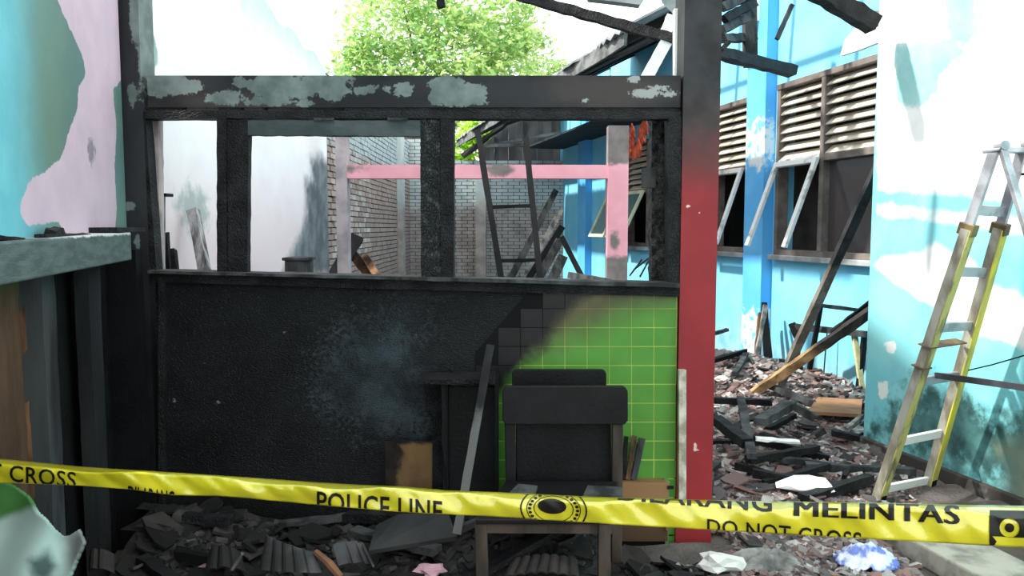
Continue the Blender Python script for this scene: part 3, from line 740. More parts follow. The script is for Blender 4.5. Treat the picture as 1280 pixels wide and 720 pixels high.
cbar('side_rail', Vector((p1 - .03, YS, zs - .03)), Vector((q1 - .02, YB_, zs - .03)), .02, .05, m_chairleg, (0, 0, 1))
# ash boards on the seat
for (pts, lab) in (([(632, 616), (668, 616), (672, 600), (648, 598)], 'small ash-grey board scrap on the left of the chair seat'), ([(728, 618), (778, 617), (778, 603), (735, 601)], 'small ash-grey board scrap on the right of the chair seat')):
    P_ = [at(x, y, 3.08 - (y - 600) * .006) for x, y in pts]; P_ = [Vector((p.x, p.y, zs + .022 + .004 * i)) for i, p in enumerate(P_)]
    mb = MB(); mb.prism(P_, (0, 0, .012)); tag(mb.build('board_scrap', m_chargrey), lab, 'scrap')
# second chair behind
c2 = thing('school_chair', (.08, 3.42, 0), 'black burnt school chair mostly hidden behind the first chair, its top rail showing above', 'chair')
rounded_board('backrest', 640, 462, 758, 500, 3.38, .02, m_charfine, c2, 6)
for px in (650, 746):
    cbar('back_post', at(px, 466, 3.42), Vector((at(px, 466, 3.42).x, 3.43, 0)), .035, .035, m_charfine, root=c2)
mb = MB(); mb.box(at(642, 0, 3.4).x, at(756, 0, 3.4).x, 3.34, 3.40, .40, .42); mb.build('seat', m_charfine, c2)
for px in (650, 746): cbar('leg', Vector((at(px, 0, 3.36).x, 3.36, .40)), Vector((at(px, 0, 3.36).x, 3.36, 0)), .03, .03, m_charfine, root=c2)
# burnt cupboard
cb = thing('burnt_cupboard', (at(585, 0, 3.45).x, 3.45, 0), 'black burnt cupboard remains against the charred board, left of the chair', 'cupboard')
xa, xb = at(553, 0, 3.4).x, at(622, 0, 3.4).x; zc = at(585, 470, 3.4).z
mb = MB(); mb.bar((xa, 3.36, 0), (xa, 3.36, zc), .02, .03, (0, 1, 0), seg=6, jit=.003); mb.box(xa, xa + .015, 3.36, 3.55, 0, zc); mb.build('side_panel', m_charfine, cb)
mb = MB(); mb.box(xb - .015, xb, 3.36, 3.55, 0, zc); mb.build('side_panel', m_charfine, cb)
mb = MB(); mb.box(xa + .016, xb - .016, 3.40, 3.415, .05, zc - .05); mb.build('door', m_charfine, cb)
mb = MB(); mb.bar(at(527, 472, 3.38), at(620, 472, 3.38), .18, .02, (0, 0, 1), seg=6, jit=.003); mb.build('top_board', m_char, cb)
mb = MB(); mb.prism([at(x, y, 3.44) for x, y in ((528, 474), (553, 474), (553, 640), (540, 640), (541, 520), (530, 500))], (0, .02, 0)); mb.build('burnt_side_flap', m_char, cb)
# leaning stick
mb = MB(); mb.bar(at(613, 432, 3.30), at(571, 668, 2.95), .034, .028, (0, 1, 0), seg=10, jit=.0015)
tag(mb.build('leaning_stick', mat('dusty_dark_stick', rgb(22, 22, 23), rgb(36, 36, 36), 12, .75, .4, 50, .004, layers=[((0, 0, -1, .72), rgb(90, 90, 88), .2, 12, .05)])), 'long dusty dark stick leaning left of the chair', 'stick')
# scorched tan board
m_tan = mat('scorched_tan_plywood', rgb(118, 92, 60), rgb(90, 68, 46), 6, .75, .2, 40, .004, layers=[('burn', (rgb(20, 18, 17), rgb(44, 36, 30)), .09, 16, .015)])
O_ = Vector((0, 3.46, 0))
burn = PF([(440, 640), (440, 540), (485, 548), (498, 552), (503, 568), (497, 590), (492, 612), (498, 640)], 3.46); burn2 = PF([(440, 560), (440, 535), (545, 535), (545, 553), (510, 556), (480, 556)], 3.46)
slab('scorched_board', O_, UX, VZ, (0, .012, 0), at(474, 0, 3.46).x, at(537, 0, 3.46).x, .1, at(500, 552, 3.46).z, .012, m_tan, {'burn': lambda u, v: union(sd_poly(u, v, burn), sd_poly(u, v, burn2))})
tag(bpy.data.objects['scorched_board'], 'tan plywood board with a black scorched left side, leaning on the charred board', 'board')
# tan door / panel with knob
dp = thing('plywood_cabinet', (at(812, 0, 3.5).x, 3.5, 0), 'low tan plywood cabinet right of the chair, against the green tiles', 'cabinet')
xa, xb = at(775, 0, 3.5).x, at(848, 0, 3.5).x; z1 = at(810, 604, 3.5).z
m_ply = mat('tan_plywood', rgb(158, 120, 84), rgb(146, 110, 76), 3, .6, .1, 40, .002, layers=[('scorch', rgb(84, 64, 46), .1, 7, .02)])
slab('door', Vector((0, 3.50, 0)), UX, VZ, (0, .018, 0), xa + .008, xb - .008, .03, z1, .03, m_ply, {'scorch': lambda u, v: .12 - v + (u - xa) * .1}, dp)
mb = MB(); mb.box(xa, xa + .016, 3.52, 3.57, 0, z1); mb.build('side_panel', m_ply, dp); mb = MB(); mb.box(xb - .016, xb, 3.52, 3.57, 0, z1); mb.build('side_panel', mat('green_cabinet_edge', rgb(104, 150, 84), rgb(92, 140, 74), 4, .6), dp, label='green painted right side')
mb = MB(); mb.box(xa + .016, xb - .016, 3.52, 3.57, z1 - .016, z1); mb.build('top', m_ply, dp); mb = MB(); mb.box(xa + .016, xb - .016, 3.52, 3.57, .0, .03); mb.build('plinth', m_charfine, dp)
mb = MB(); p = at(833, 700, 3.5); p.z = max(p.z, .1); mb.tube([p + Vector((0, .0, 0)), p - Vector((0, .012, 0)), p - Vector((0, .014, 0)), p - Vector((0, .026, 0))], [.006, .006, .013, .011], 10); mb.build('knob', m_brownwood, dp)
mb = MB(); p = at(838, 608.5, 3.5); mb.box(p.x - .015, p.x + .013, 3.488, 3.499, p.z - .008, p.z + .006); mb.build('hinge', m_charfine, dp)
# wood splinters on cabinet
for k, (x0_, y0_, x1_, y1_, w, m, lab) in enumerate([(783, 546, 779, 603, .02, m_charfine, 'black splinter'), (793, 545, 785, 603, .022, m_brownwood, 'brown splinter'), (803, 548, 792, 603, .03, m_chargrey, 'grey splinter')]):
    mb = MB(); p1_ = at(x1_, y1_, 3.545); p1_.z = z1 + .004; p0_ = at(x0_, y0_, 3.55); mb.bar(p0_, p1_, w, .014, (0, 1, 0), seg=4, jit=.002)
    tag(mb.build('wood_splinter', m), ('upright black wood splinter', 'upright brown wood splinter', 'upright grey wood splinter')[k] + ' standing on the tan cabinet', 'splinter', 'splinters on the tan cabinet')

# =================================================================== BEHIND THE FRAME
m_pinkb = mat('pink_painted_beam', rgb(234, 168, 180), rgb(224, 156, 168), 3, .65, .15, 30, .004, layers=[('grey', (rgb(140, 128, 126), rgb(110, 104, 102)), .12, 9, .02)])
pk = thing('pink_door_frame', (.4, 7.0, 0), 'pink painted door frame standing in the roofless room, right leg scorched', 'frame')
OPk = Vector((0, 7.0, 0))
bl = at(416, 0, 7).x; br = at(788, 0, 7).x
slab('crossbeam', OPk, UX, VZ, (0, .12, 0), at(430, 0, 7).x, at(762, 0, 7).x, at(600, 223, 7).z, at(600, 206, 7).z, .03, m_pinkb, {'grey': ell([(625, 212, 18, 8), (440, 210, 14, 5)], 7.0)}, pk)
slab('post_leg', OPk - Vector((0, .01, 0)), UX, VZ, (0, .14, 0), at(762, 0, 7).x, br, 0, at(775, 157, 7).z, .03, m_pinkb, {'grey': lambda u, v: union(.95 - v + .28, v - at(775, 205, 7).z, ell([(768, 300, 6, 12)], 7.0)(u, v))}, pk)
slab('post_leg', OPk - Vector((0, .01, 0)), UX, VZ, (0, .14, 0), bl, at(430, 0, 7).x, 0, at(420, 168, 7).z, .03, mat('pinkish_grey_post', rgb(186, 172, 176), rgb(150, 140, 144), 4, .7, .2), {}, pk)
# ladder inside (dark)
ld = thing('ladder', (at(640, 0, 6.4).x, 6.4, 0), 'black charred ladder standing behind the right window opening', 'ladder')
def extend_down(a, b, z=0.0):
    d = b - a; return a + d * ((z - a.z) / d.z)
L0 = at(597, 163, 6.7); L1 = at(626, 345, 6.4); R0 = at(657, 172, 6.7); R1 = at(675, 345, 6.4)
for (a, b) in ((L0, L1), (R0, R1)):
    mb = MB(); mb.bar(a, extend_down(a, b), .05, .045, (0, 1, 0), seg=14, jit=.002); mb.build('ladder_rail', m_charfine, ld)
for (ya_, yb_, grey) in ((183, 181, 1), (259, 257, 0), (326, 325, 0)):
    def onl(a, b, y):
        best = min((abs((lambda p: 0)(0)),), default=0)
        lo, hi = 0., 1.6
        for _ in range(40):
            mid = (lo + hi) / 2; p = a + (b - a) * mid
            q = p - Vector((0, 0, CAMZ)); cy = -(q.z * math.cos(PITCH) + q.y * math.sin(PITCH)) / (q.y * math.cos(PITCH) - q.z * math.sin(PITCH)) * F + 360
            if cy < y: lo = mid
            else: hi = mid
        return p
    mb = MB(); mb.bar(onl(L0, L1, ya_), onl(R0, R1, yb_), .03, .035, (0, 1, 0), seg=4, jit=.002); mb.build('rung', m_chargrey if grey else m_charfine, ld)
for zz in (.35, .75):
    mb = MB(); fa = L0 + (extend_down(L0, L1) - L0) * (1 - zz / L0.z); fb = R0 + (extend_down(R0, R1) - R0) * (1 - zz / R0.z); mb.bar(fa, fb, .03, .035, (0, 1, 0)); mb.build('rung', m_charfine, ld)
# leaning boards stack behind the ladder
def lean(p0, p1, w, h, m, name, label, cat='timber', group=None, seg=8, jit=.004, ground=True, taper=1.0, up=(0, 1, 0)):
    a, b = Vector(p0), Vector(p1)
    if ground and b.z > 0.02 and b.z < a.z: b = extend_down(a, b, .02)
    mb = MB(); mb.bar(a, b, w, h, up, seg=seg, jit=jit, rag=jit * 2, taper=taper); o = mb.build(name, m)
    return tag(o, label, cat, group)
G1 = 'charred boards leaning against the back wall'
for (a, b, w, m) in (((695, 238, 12.4), (640, 345, 11.6), .10, m_chargrey), ((702, 262, 11.9), (655, 350, 11.4), .08, m_ash), ((703, 283, 11.6), (663, 345, 11.2), .10, m_charfine),
                     ((700, 300, 11.2), (672, 350, 10.9), .12, m_chargrey), ((704, 320, 10.9), (690, 350, 10.7), .14, m_chargrey)):
    kk = [238, 262, 283, 300, 320].index(a[1])
    lean(at(*a), at(*b), w, .03, m, 'charred_board', ('rearmost and tallest', 'second tallest', 'middle', 'second lowest', 'lowest and nearest')[kk] + ' charred board in the stack leaning beside the blue wall end', 'board', G1)
lean(at(702, 296, 6.6), at(729, 350, 6.5), .045, .045, m_charfine, 'charred_pole', 'black pole leaning behind the sill, in front of the blue wall', 'pole')
lean(at(711, 344, 6.2), at(790, 357, 5.6), .05, .03, m_chargrey, 'charred_pole', 'grey charred lath lying nearly level just above the sill, by the blue wall', 'pole', ground=False)
mbx = bpy.data.objects
for kk, (a, b) in enumerate((((787, 345), (802, 325)), ((800, 346), (815, 318)), ((795, 335), (812, 322)))):
    lean(at(b[0], b[1], 6.0), at(a[0], a[1], 5.9), .012, .012, m_charfine, 'burnt_rod', ('leftmost', 'longest', 'topmost short')[kk] + ' of three thin burnt rods by the foot of the pink frame', 'rod', 'thin burnt rods', seg=3, jit=.002, ground=False)
# red tile patch hanging by window three
m_orange = mat('orange_roof_tile', rgb(206, 92, 58), rgb(140, 60, 44), 14, .8, .5)
rt = 0
for i in range(14):
    px = 792 + R.uniform(-2, 18); py = 157 + i * 3.1; p = onL(px, py, 3.7)
    mb = MB(); a = R.uniform(-.7, .7); c_, s_ = math.cos(a), math.sin(a)
    w, h = R.uniform(.10, .16), R.uniform(.05, .09)
    pts = [(-w, -h), (w, -h * .7), (w * .8, h), (-w * .7, h * .8)]
    mb.prism([p + KD * (x * c_ - z * s_) * .7 + VZ * (x * s_ + z * c_) + KN * (.01 * i) for x, z in pts], KN * .015)
    tag(mb.build('roof_tile_shard', m_orange), 'orange roof tile shard hanging from the broken eave beside the third window', 'tile', 'orange shards under the eave')

# left openings: charred things
lean(at(241, 264, 4.2), at(258, 345, 4.1), .055, .05, mat('silver_pole', rgb(60, 60, 62), rgb(190, 186, 186), 7, .6, .4, 50, .004, stretch=(3, 3, .5)), 'leaning_pole', 'silvery half-burnt pole leaning against the white plaster, in the narrow left opening', 'pole', seg=10)
bpost = lean(at(199, 246, 3.82), at(199, 345, 3.82), .04, .05, mat('burnt_pale_post', rgb(50, 50, 52), rgb(150, 144, 142), 10, .7, .4, 50, .004, stretch=(4, 4, .3)), 'burnt_post', 'short burnt post with a flat cap, in the narrow left opening', 'post')
mb = MB(); bpy.context.view_layer.update(); p = at(200, 246, 3.82); mb.box(p.x - .035, p.x + .05, 3.78, 3.86, p.z + .001, p.z + .016); mb.build('cap', m_charfine, bpost, bevel=.002)
lean(at(208, 292, 3.92), at(211, 345, 3.92), .022, .03, m_charfine, 'burnt_stake', 'thin black burnt stake beside the short post', 'stake')
lean(at(215, 312, 4.0), at(219, 345, 4.0), .035, .03, m_char, 'burnt_stake', 'stubby black burnt stake right of the thin one', 'stake', taper=1.3)
lean(at(447, 296, 7.9), at(418, 345, 7.6), .13, .05, m_charfine, 'charred_plank', 'wide black plank leaning behind the sash, before the brick wall', 'plank', ground=False)
lean(at(425, 318, 7.2), at(432, 345, 7.2), .07, .04, m_charfine, 'charred_plank', 'short black plank leaning below the wide black plank', 'plank', ground=False)
lean(at(443, 320, 7.9), at(468, 350, 7.7), .10, .03, m_brownwood, 'wood_plank', 'light brown plank leaning before the brick wall, left one of two', 'plank', ground=False)
lean(at(456, 320, 7.8), at(474, 348, 7.6), .07, .03, mat('orange_brown_wood', rgb(140, 104, 78), rgb(60, 44, 36), 8, .75, .4), 'wood_plank', 'light brown plank leaning before the brick wall, right one of two', 'plank', ground=False)
bn = thing('burnt_bench', (-1.45, 7.75, 0), 'burnt bench carrying the planks before the brick wall', 'bench')
bz = at(440, 349, 7.7).z - .03
mb = MB(); mb.box(-1.75, -1.1, 7.4, 8.05, bz - .03, bz); mb.build('bench_top', m_char, bn)
for sx in (-1.73, -1.16):
    for sy in (7.42, 7.98):
        mb = MB(); mb.box(sx, sx + .05, sy, sy + .05, 0, bz - .03); mb.build('leg', m_charfine, bn)
# small box
bx = MB(); p = at(374, 325, 5.2); bx.box(p.x - .07, p.x + .07, 5.1, 5.3, 1.0, p.z); bx.box(p.x - .085, p.x + .085, 5.09, 5.31, p.z, p.z + .02)
tag(bx.build('metal_box', m_chargrey, bevel=.004), 'small grey metal box on a burnt cupboard, seen through the sash', 'box')
cbp = thing('burnt_cupboard', (p.x, 5.2, 0), 'burnt cupboard standing inside the roofless room below the small grey box', 'cupboard')
mb = MB(); mb.box(p.x - .3, p.x + .3, 5.0, 5.4, .97, 1.0); mb.build('top_board', m_char, cbp)
for sx in (-.3, .28):
    mb = MB(); mb.box(p.x + sx, p.x + sx + .02, 5.0, 5.4, 0, .97); mb.build('side_panel', m_char, cbp)
mb = MB(); mb.box(p.x - .28, p.x + .28, 5.0, 5.02, .05, .95); mb.build('door', m_char, cbp)

# =================================================================== ROOF REMAINS
rf = thing('veranda_roof', wallp(2.46, 10, 0, 3.1), 'sagging grey roof along the blue building, seen from underneath', 'roof')
m_roof = mat('sooty_roof_sheet', rgb(150, 156, 156), rgb(112, 118, 120), 2.5, .8, .3, 20, .01)
EL = 2.46
def rp(L, Y, dz=0): 
    t = (L - EL) / (LB - EL); return Vector((L - K * Y, Y, 3.1 + t * 1.05 + dz))
mb = MB(); ny = 90; nl = 6; vs = []; fs = []
for j in range(ny + 1):
    Y = 6.4 + j * (14.7 - 6.4) / ny
    for i in range(nl + 1):
        L = EL + (LB - EL) * i / nl; rg = .12 * noise.noise(Vector((Y * 1.5, L, 0))) if i == 0 else 0
        yy_ = Y + (.25 * noise.noise(Vector((L * 2, 3, 0))) if j == 0 else 0)
        vs.append(rp(L + rg, yy_, .018 * math.sin(Y / .177 * 2 * math.pi)))
w = nl + 1; N = len(vs)
vs += [v + Vector((0, 0, .02)) for v in vs]
hole = lambda j, i: i >= 2 and (j < 34 + (i * 7 % 5) or j > 56 + (i * 5 % 4))
for j in range(ny):
    for i in range(nl):
        if hole(j, i): continue
        a = j * w + i; fs.append((a, a + w, a + w + 1, a + 1)); fs.append((N + a, N + a + 1, N + a + w + 1, N + a + w))
for j in range(ny): a = j * w; fs.append((a, N + a, N + a + w, a + w)); a += nl; fs.append((a, a + w, N + a + w, N + a))
for i in range(nl): fs.append((i, i + 1, N + i + 1, N + i)); a = ny * w + i; fs.append((a, N + a, N + a + 1, a + 1))
mb.add(vs, fs); mb.build('roof_sheet', m_roof, rf)
mb = MB(); mb.bar(rp(EL + .06, 6.5, -.07), rp(EL + .06, 14.6, -.07), .03, .12, seg=20, jit=.006); mb.build('fascia_board', mat('smoked_fascia', rgb(122, 124, 122), rgb(70, 72, 72), 6, .8, .3), rf)
for j in range(9):
    Y = 6.7 + j * .98
    mb = MB(); mb.bar(rp(EL + .1, Y, -.07), rp(LB - .02, Y, -.07), .05, .08, seg=4, jit=.004); mb.build('rafter', m_charfine, rf)
for L in (3.1, 3.9):
    mb = MB(); mb.bar(rp(L, 6.5, -.035), rp(L, 14.5, -.035), .05, .03, seg=4, jit=.003); mb.build('batten', m_chargrey, rf)
mb = MB(); wseg(mb, LB, 9.6, 15.0, 3.0, 3.03, b0=.005, b1=.75); mb.build('soffit', mat('dark_smoked_soffit', rgb(52, 62, 66), rgb(40, 44, 46), 4, .8, .3), rf)
# tie beams
lean(at(595, -20, 5.2), at(842, 49, 5.0), .06, .055, m_char, 'charred_rafter', 'long charred rafter slanting across the sky to the top of the column', 'rafter', seg=24, jit=.005, ground=False)
lean(at(548, -30, 5.0), at(552, 10, 5.0), .05, .05, m_char, 'charred_rafter', 'charred rafter stub poking in from the top edge against the tree', 'rafter', ground=False)
lean(at(833, 52, 5.0), at(808, 98, 5.0), .075, .03, m_white, 'white_brace', 'short white slanting brace above the beam, near the column', 'brace', ground=False, jit=.001)
lean(at(840, 20, 5.05), at(829, 50, 5.05), .07, .03, m_white, 'white_brace', 'white jagged board scrap beside the upright white board', 'brace', ground=False, jit=.003)
mb = MB(); mb.bar(at(846.5, 12, 3.72), at(846.5, 128, 3.72), .035, .04, (0, 1, 0)); tag(mb.build('white_board', m_white, bevel=.003), 'upright white board along the left side of the column top', 'board')
mb = MB(); mb.prism([at(x, y, 4.4) for x, y in ((812, -40), (900, -60), (900, -8), (870, 6), (842, 18), (828, 4))], (.02, .05, .03)); tag(mb.build('ceiling_sheet', m_roof), 'torn grey ceiling sheet beside the column top', 'sheet')
mb = MB(); mb.prism([at(x, y, 5.6) for x, y in ((715, -30), (830, -40), (800, 6), (770, 2), (735, -2))], (.02, .2, .03)); tag(mb.build('ceiling_sheet', m_roof), 'torn grey ceiling sheet hanging at the top edge above the long rafter', 'sheet')
# right of the column
lean(at(882, 62, 5.2), at(991, 89, 6.2), .075, .075, m_char, 'charred_beam', 'short thick charred beam end poking out right of the column', 'beam', ground=False, seg=12, jit=.007)
lean(at(940, -60, 4.6), at(1092, 30, 4.9), .10, .10, m_char, 'charred_beam', 'heavy charred beam across the top above the grey windows', 'beam', ground=False, seg=18, jit=.007)
mb = MB(); mb.prism([onL(x, y, 3.75) for x, y in ((1088, 14), (1112, 12), (1178, -6), (1180, 2), (1150, 22), (1130, 33), (1090, 34))], KN * -.03)
tag(mb.build('roof_board', mat('pale_grey_board', rgb(112, 120, 120), rgb(84, 90, 90), 7, .8, .4)), 'pale grey torn board at the end of the heavy charred beam', 'board')
mb = MB(); mb.prism([onL(x, y, LR + .1) for x, y in ((1050, 70), (1056, 50), (1068, 36), (1105, 33), (1100, 52), (1075, 62))], KN * -.03)
tag(mb.build('plaster_flap', mat('stained_white_plaster_board', rgb(236, 230, 222), rgb(206, 184, 164), 6, .8, .3, contrast=(.55, .75))), 'torn white plaster flap hanging above the nearest grey window', 'plaster')
for k, (a, b, m) in enumerate((((905, 24, 6.5), (942, 4, 6.8), m_charfine), ((903, 38, 6.5), (940, 18, 6.8), m_chargrey), ((903, 10, 6.5), (940, -8, 6.8), m_chargrey), ((903, 48, 6.4), (943, 47, 7.4), m_chargrey))):
    lean(at(*a), at(*b), .07, .05, m, 'roof_batten', ('black broken roof batten right of the column, second from top', 'grey broken roof batten right of the column, third from top', 'grey broken roof batten right of the column, topmost', 'grey tie lath between the column and the blue pilaster')[k], 'batten', 'broken battens right of the column', ground=False, jit=.006)
lean(at(936, -30, 7.0), at(938, 84, 7.0), .11, .08, m_chargrey, 'roof_bracket', 'grey upright timber bracket beside the white pilaster top', 'bracket', ground=False, jit=.004)
lean(at(902, 62, 5.3), at(912, 52, 5.3), .03, .03, m_char, 'charred_peg', 'small charred peg standing on the short thick beam', 'peg', ground=False, seg=2)
lean(at(990, 6, 6.8), at(971, 49, 6.8), .035, .045, m_chargrey, 'roof_strut', 'thin grey strut hanging against the blue wall', 'strut', ground=False, jit=.002)
mb = MB(); mb.bar(wallp(LB, 8.15, .13, 3.62), wallp(LB, 8.15, .13, 4.2), .2, .03, (0, 1, 0)); tag(mb.build('white_capping', m_white), 'white painted cap on top of the blue pilaster', 'board')

# =================================================================== YARD RIGHT
# burnt lean ladder / trestle
tl = thing('burnt_trestle_ladder', onZ(980, 505, .1), 'half-burnt wooden ladder leaning on the corner beside the blue wall', 'ladder')
A0 = at(1100, 205, 5.35); A1 = at(967, 498, 6.3)
m_halfburn = mat('half_burnt_pole', rgb(126, 120, 112), rgb(88, 82, 76), 9, .8, .5, 50, .005, layers=[((0, 0, 1, -1.18), (rgb(34, 34, 35), rgb(54, 54, 54)), .25, 6, .05)])
mb = MB(); mb.bar(A0, A1, .06, .06, (0, 1, 0), seg=14, jit=.003); mb.build('ladder_rail', m_halfburn, tl)
B0 = at(1026, 382, 6.5); B1 = at(1008, 484, 6.6)
mb = MB(); mb.bar(B0, B1, .035, .035, (0, 1, 0), seg=6, jit=.002); mb.build('brace', m_charfine, tl)
mb = MB(); mb.bar(at(1020, 381, 6.2), at(1084, 389, 6.2), .03, .04, (0, 1, 0), seg=4, jit=.002); mb.build('rung', m_chargrey, tl)
lean(at(1096, 385, 5.6), at(934, 497, 6.2), .065, .06, mat('scorched_yellow_plank', rgb(176, 144, 100), rgb(110, 84, 60), 8, .75, .4, 50, .004, layers=[((0, 0, 1, -.55), (rgb(36, 34, 34), rgb(56, 52, 50)), .2, 6, .06)]), 'scorched_plank', 'scorched yellowish plank slanting across the wooden ladder to the rubble', 'plank', ground=False, seg=14, jit=.004)
lean(at(1098, 370, 5.7), at(1040, 415, 6.0), .03, .03, m_charfine, 'charred_lath', 'black lath slanting above the scorched yellowish plank', 'lath', ground=False)
# table
tb = thing('burnt_table', wallp(4.3, 6.6, 0, 0), 'burnt table frame with thin legs against the blue wall below the nearest window', 'table')
tz = at(1030, 408, 6.6).z
mb = MB(); mb.bar(at(992, 408, 6.75), at(1084, 418, 6.3), .05, .05, (0, 1, 0), seg=6, jit=.003); mb.build('top_rail', m_chargrey, tb)
mb = MB(); mb.bar(at(990, 404, 6.75), at(998, 424, 6.7), .05, .05, (0, 1, 0), seg=3, jit=.004); mb.build('rail_end', m_charfine, tb)
for (a, b, m, lab) in (((1068, 418, 6.4), (1080, 505, 6.3), mat('yellow_cream_leg', rgb(214, 210, 160), rgb(170, 160, 120), 6, .7), 'pale yellow leg'), ((1081, 418, 6.35), (1072, 498, 6.35), m_charfine, None), ((998, 424, 6.7), (996, 450, 6.7), m_charfine, None)):
    mb = MB(); mb.bar(at(*a), at(*b), .04, .04, (0, 1, 0), seg=5, jit=.002); mb.build('leg', m, tb, label=lab)
mb = MB(); mb.tube([at(1034, 415, 6.9), at(1031, 450, 6.9), at(1028, 490, 6.85)], .006, 6); mb.build('hanging_cord', m_charfine, tb)
lean(at(952, 392, 7.75), at(944, 465, 7.6), .06, .04, m_brownwood, 'leaning_board', 'brown charred board leaning at the foot of the blue pilaster, left one', 'board', ground=False)
lean(at(955, 378, 7.7), at(961, 465, 7.5), .05, .03, m_charfine, 'leaning_board', 'black pointed board leaning at the foot of the blue pilaster, middle one', 'board', ground=False, taper=1.6)
lean(at(957, 382, 7.6), at(940, 480, 7.2), .04, .03, m_ash, 'leaning_board', 'greyish lath leaning at the foot of the blue pilaster, right one', 'board', ground=False)
lean(at(889, 418, 7.6), at(909, 412, 7.9), .03, .04, m_charfine, 'charred_lath', 'short black lath jutting out right of the column', 'lath', ground=False)
mb = MB(); pts = [onZ(1010, 518, .14), onZ(1076, 522, .14), onZ(1078, 503, .14), onZ(1022, 500, .14)]
mb.prism(pts, (0, 0, .025)); tag(mb.build('plywood_sheet', mat('orange_brown_ply', rgb(170, 128, 92), rgb(130, 96, 70), 3, .8, .2)), 'orange-brown plywood sheet on the rubble near the wall corner', 'sheet')

# aluminium step ladder
st = thing('step_ladder', (2.15, 4.0, 0), 'old step ladder with yellow-painted rails standing before the turquoise wall', 'ladder')
BL = onZ(1096, 626, .02); BR = at(1160, 606, 4.32)
TL = at(1243, 188, 3.62); TR = at(1277, 190, 3.74)
m_yel = mat('worn_yellow_paint', rgb(214, 204, 70), rgb(170, 164, 96), 10, .55, .3, 50, .003, stretch=(1, 1, .4), layers=[('x', rgb(0, 0, 0), 0, 1, .001)][:0])
m_yelold = mat('dirty_yellow_paint', rgb(176, 172, 104), rgb(116, 108, 80), 14, .65, .4, 50, .003, stretch=(1, 1, .4), contrast=(.45, .6))
m_alu = mat('dull_aluminium', rgb(186, 188, 192), rgb(140, 142, 148), 8, .4, .2, 50, .002, metal=.5)
m_web = mat('grimy_grey_rail', rgb(164, 162, 150), rgb(112, 106, 92), 12, .6, .3, 50, .003, stretch=(1, 1, .4))
wdir = (BR - BL).normalized()
ldir = (TL - BL).normalized(); fdir = wdir.cross(ldir).normalized()
if fdir.y > 0: fdir = -fdir
def lerp(a, b, t): return a + (b - a) * t
def channel(a, b, my, side, lower):
    """U-channel rail: web facing outwards plus two flanges"""
    mb = MB(); w = (wdir * side)
    mb.bar(a, b, .004, .062, fdir); v_up = fdir
    mb2 = MB(); mb2.bar(a + fdir * .03 - w * .012, b + fdir * .03 - w * .012, .026, .004, fdir); mb2.bar(a - fdir * .03 - w * .012, b - fdir * .03 - w * .012, .026, .004, fdir)
    return mb, mb2
for (a, b, side, my) in ((BL, TL, -1, m_yelold), (BR, TR, 1, m_yel)):
    mid = lerp(a, b, .80)
    mb = MB(); mb.bar(a + fdir * .026, mid + fdir * .026, .056, .008, fdir, seg=10, jit=.0008); mb.build('ladder_rail', my, st, bevel=.002)
    mb = MB(); mb.bar(a - wdir * .022, mid - wdir * .022, .012, .044, fdir, seg=10, jit=.0008); mb.build('rail_web', m_web, st, bevel=.002, label='bare grey web of the rail')
    mb = MB(); mb.bar(mid, b, .026, .045, fdir); mb.build('upper_rail', m_alu, st, bevel=.003)
    mb = MB(); mb.bar(lerp(a, b, .785), lerp(a, b, .815), .05, .075, fdir); mb.build('rail_clamp', mat('dull_bronze_clamp', rgb(132, 116, 78), rgb(90, 80, 60), 10, .5, .3, metal=.4), st, bevel=.003)
    mb = MB(); mb.bar(a - (b - a).normalized() * .0, a + (b - a).normalized() * .05, .042, .07, fdir); mb.build('rubber_foot', m_charfine, st, bevel=.004)
def on_rail(a, b, py):
    lo, hi = 0., 1.
    for _ in range(40):
        mid = (lo + hi) / 2; p = lerp(a, b, mid); q = p - Vector((0, 0, CAMZ))
        cy = 360 - F * (q.z * math.cos(PITCH) + q.y * math.sin(PITCH)) / (q.y * math.cos(PITCH) - q.z * math.sin(PITCH))
        if cy > py: lo = mid
        else: hi = mid
    return p
for (y0_, y1_, m) in ((612, 600, m_white), (553, 541, m_white), (478, 469, m_alu), (410, 407, m_alu), (339, 341, m_alu), (262, 265, m_alu)):
    mb = MB(); mb.bar(on_rail(BL, TL, y0_), on_rail(BR, TR, y1_), .05, .018, fdir); mb.build('rung', m, st, bevel=.003)
# rear legs and spreaders (mostly outside the frame)
RBL = Vector((2.55, 3.02, 0)); RBR = Vector((2.80, 3.18, 0))
for (a, b) in ((RBL, TL + Vector((.02, -.03, .0))), (RBR, TR + Vector((.02, -.03, 0)))):
    mb = MB(); mb.bar(a, b, .03, .03, (0, 1, 0)); mb.build('rear_leg', m_alu, st, bevel=.003)
mb = MB(); mb.bar(lerp(RBL, TL, .55), lerp(RBR, TR, .55), .025, .02); mb.build('rear_brace', m_alu, st)
s0 = at(1168, 469, 4.0)
mb = MB(); mb.bar(at(1170, 469, 3.97), lerp(RBL, TL, .42), .02, .03); mb.build('spreader', mat('dark_steel', rgb(80, 84, 88), rgb(60, 62, 66), 6, .5, .2), st)
mb = MB(); mb.bar(on_rail(BR, TR, 218), on_rail(BR, TR, 218) + Vector((.12, -.06, 0)), .012, .012); mb.build('latch_bar', m_charfine, st)
mb = MB(); mb.bar(TL - Vector((.02, 0, 0)), TR + Vector((.10, 0, .005)), .09, .02, seg=5, jit=.004); mb.build('top_cap', m_alu, st, bevel=.005)
for p in (TL + Vector((.02, -.02, .02)), TR + Vector((.02, -.02, .03))):
    mb = MB(); mb.tube([p - Vector((.0, .03, 0)), p + Vector((0, .03, 0))], .022, 12); mb.build('hinge_disc', m_alu, st)
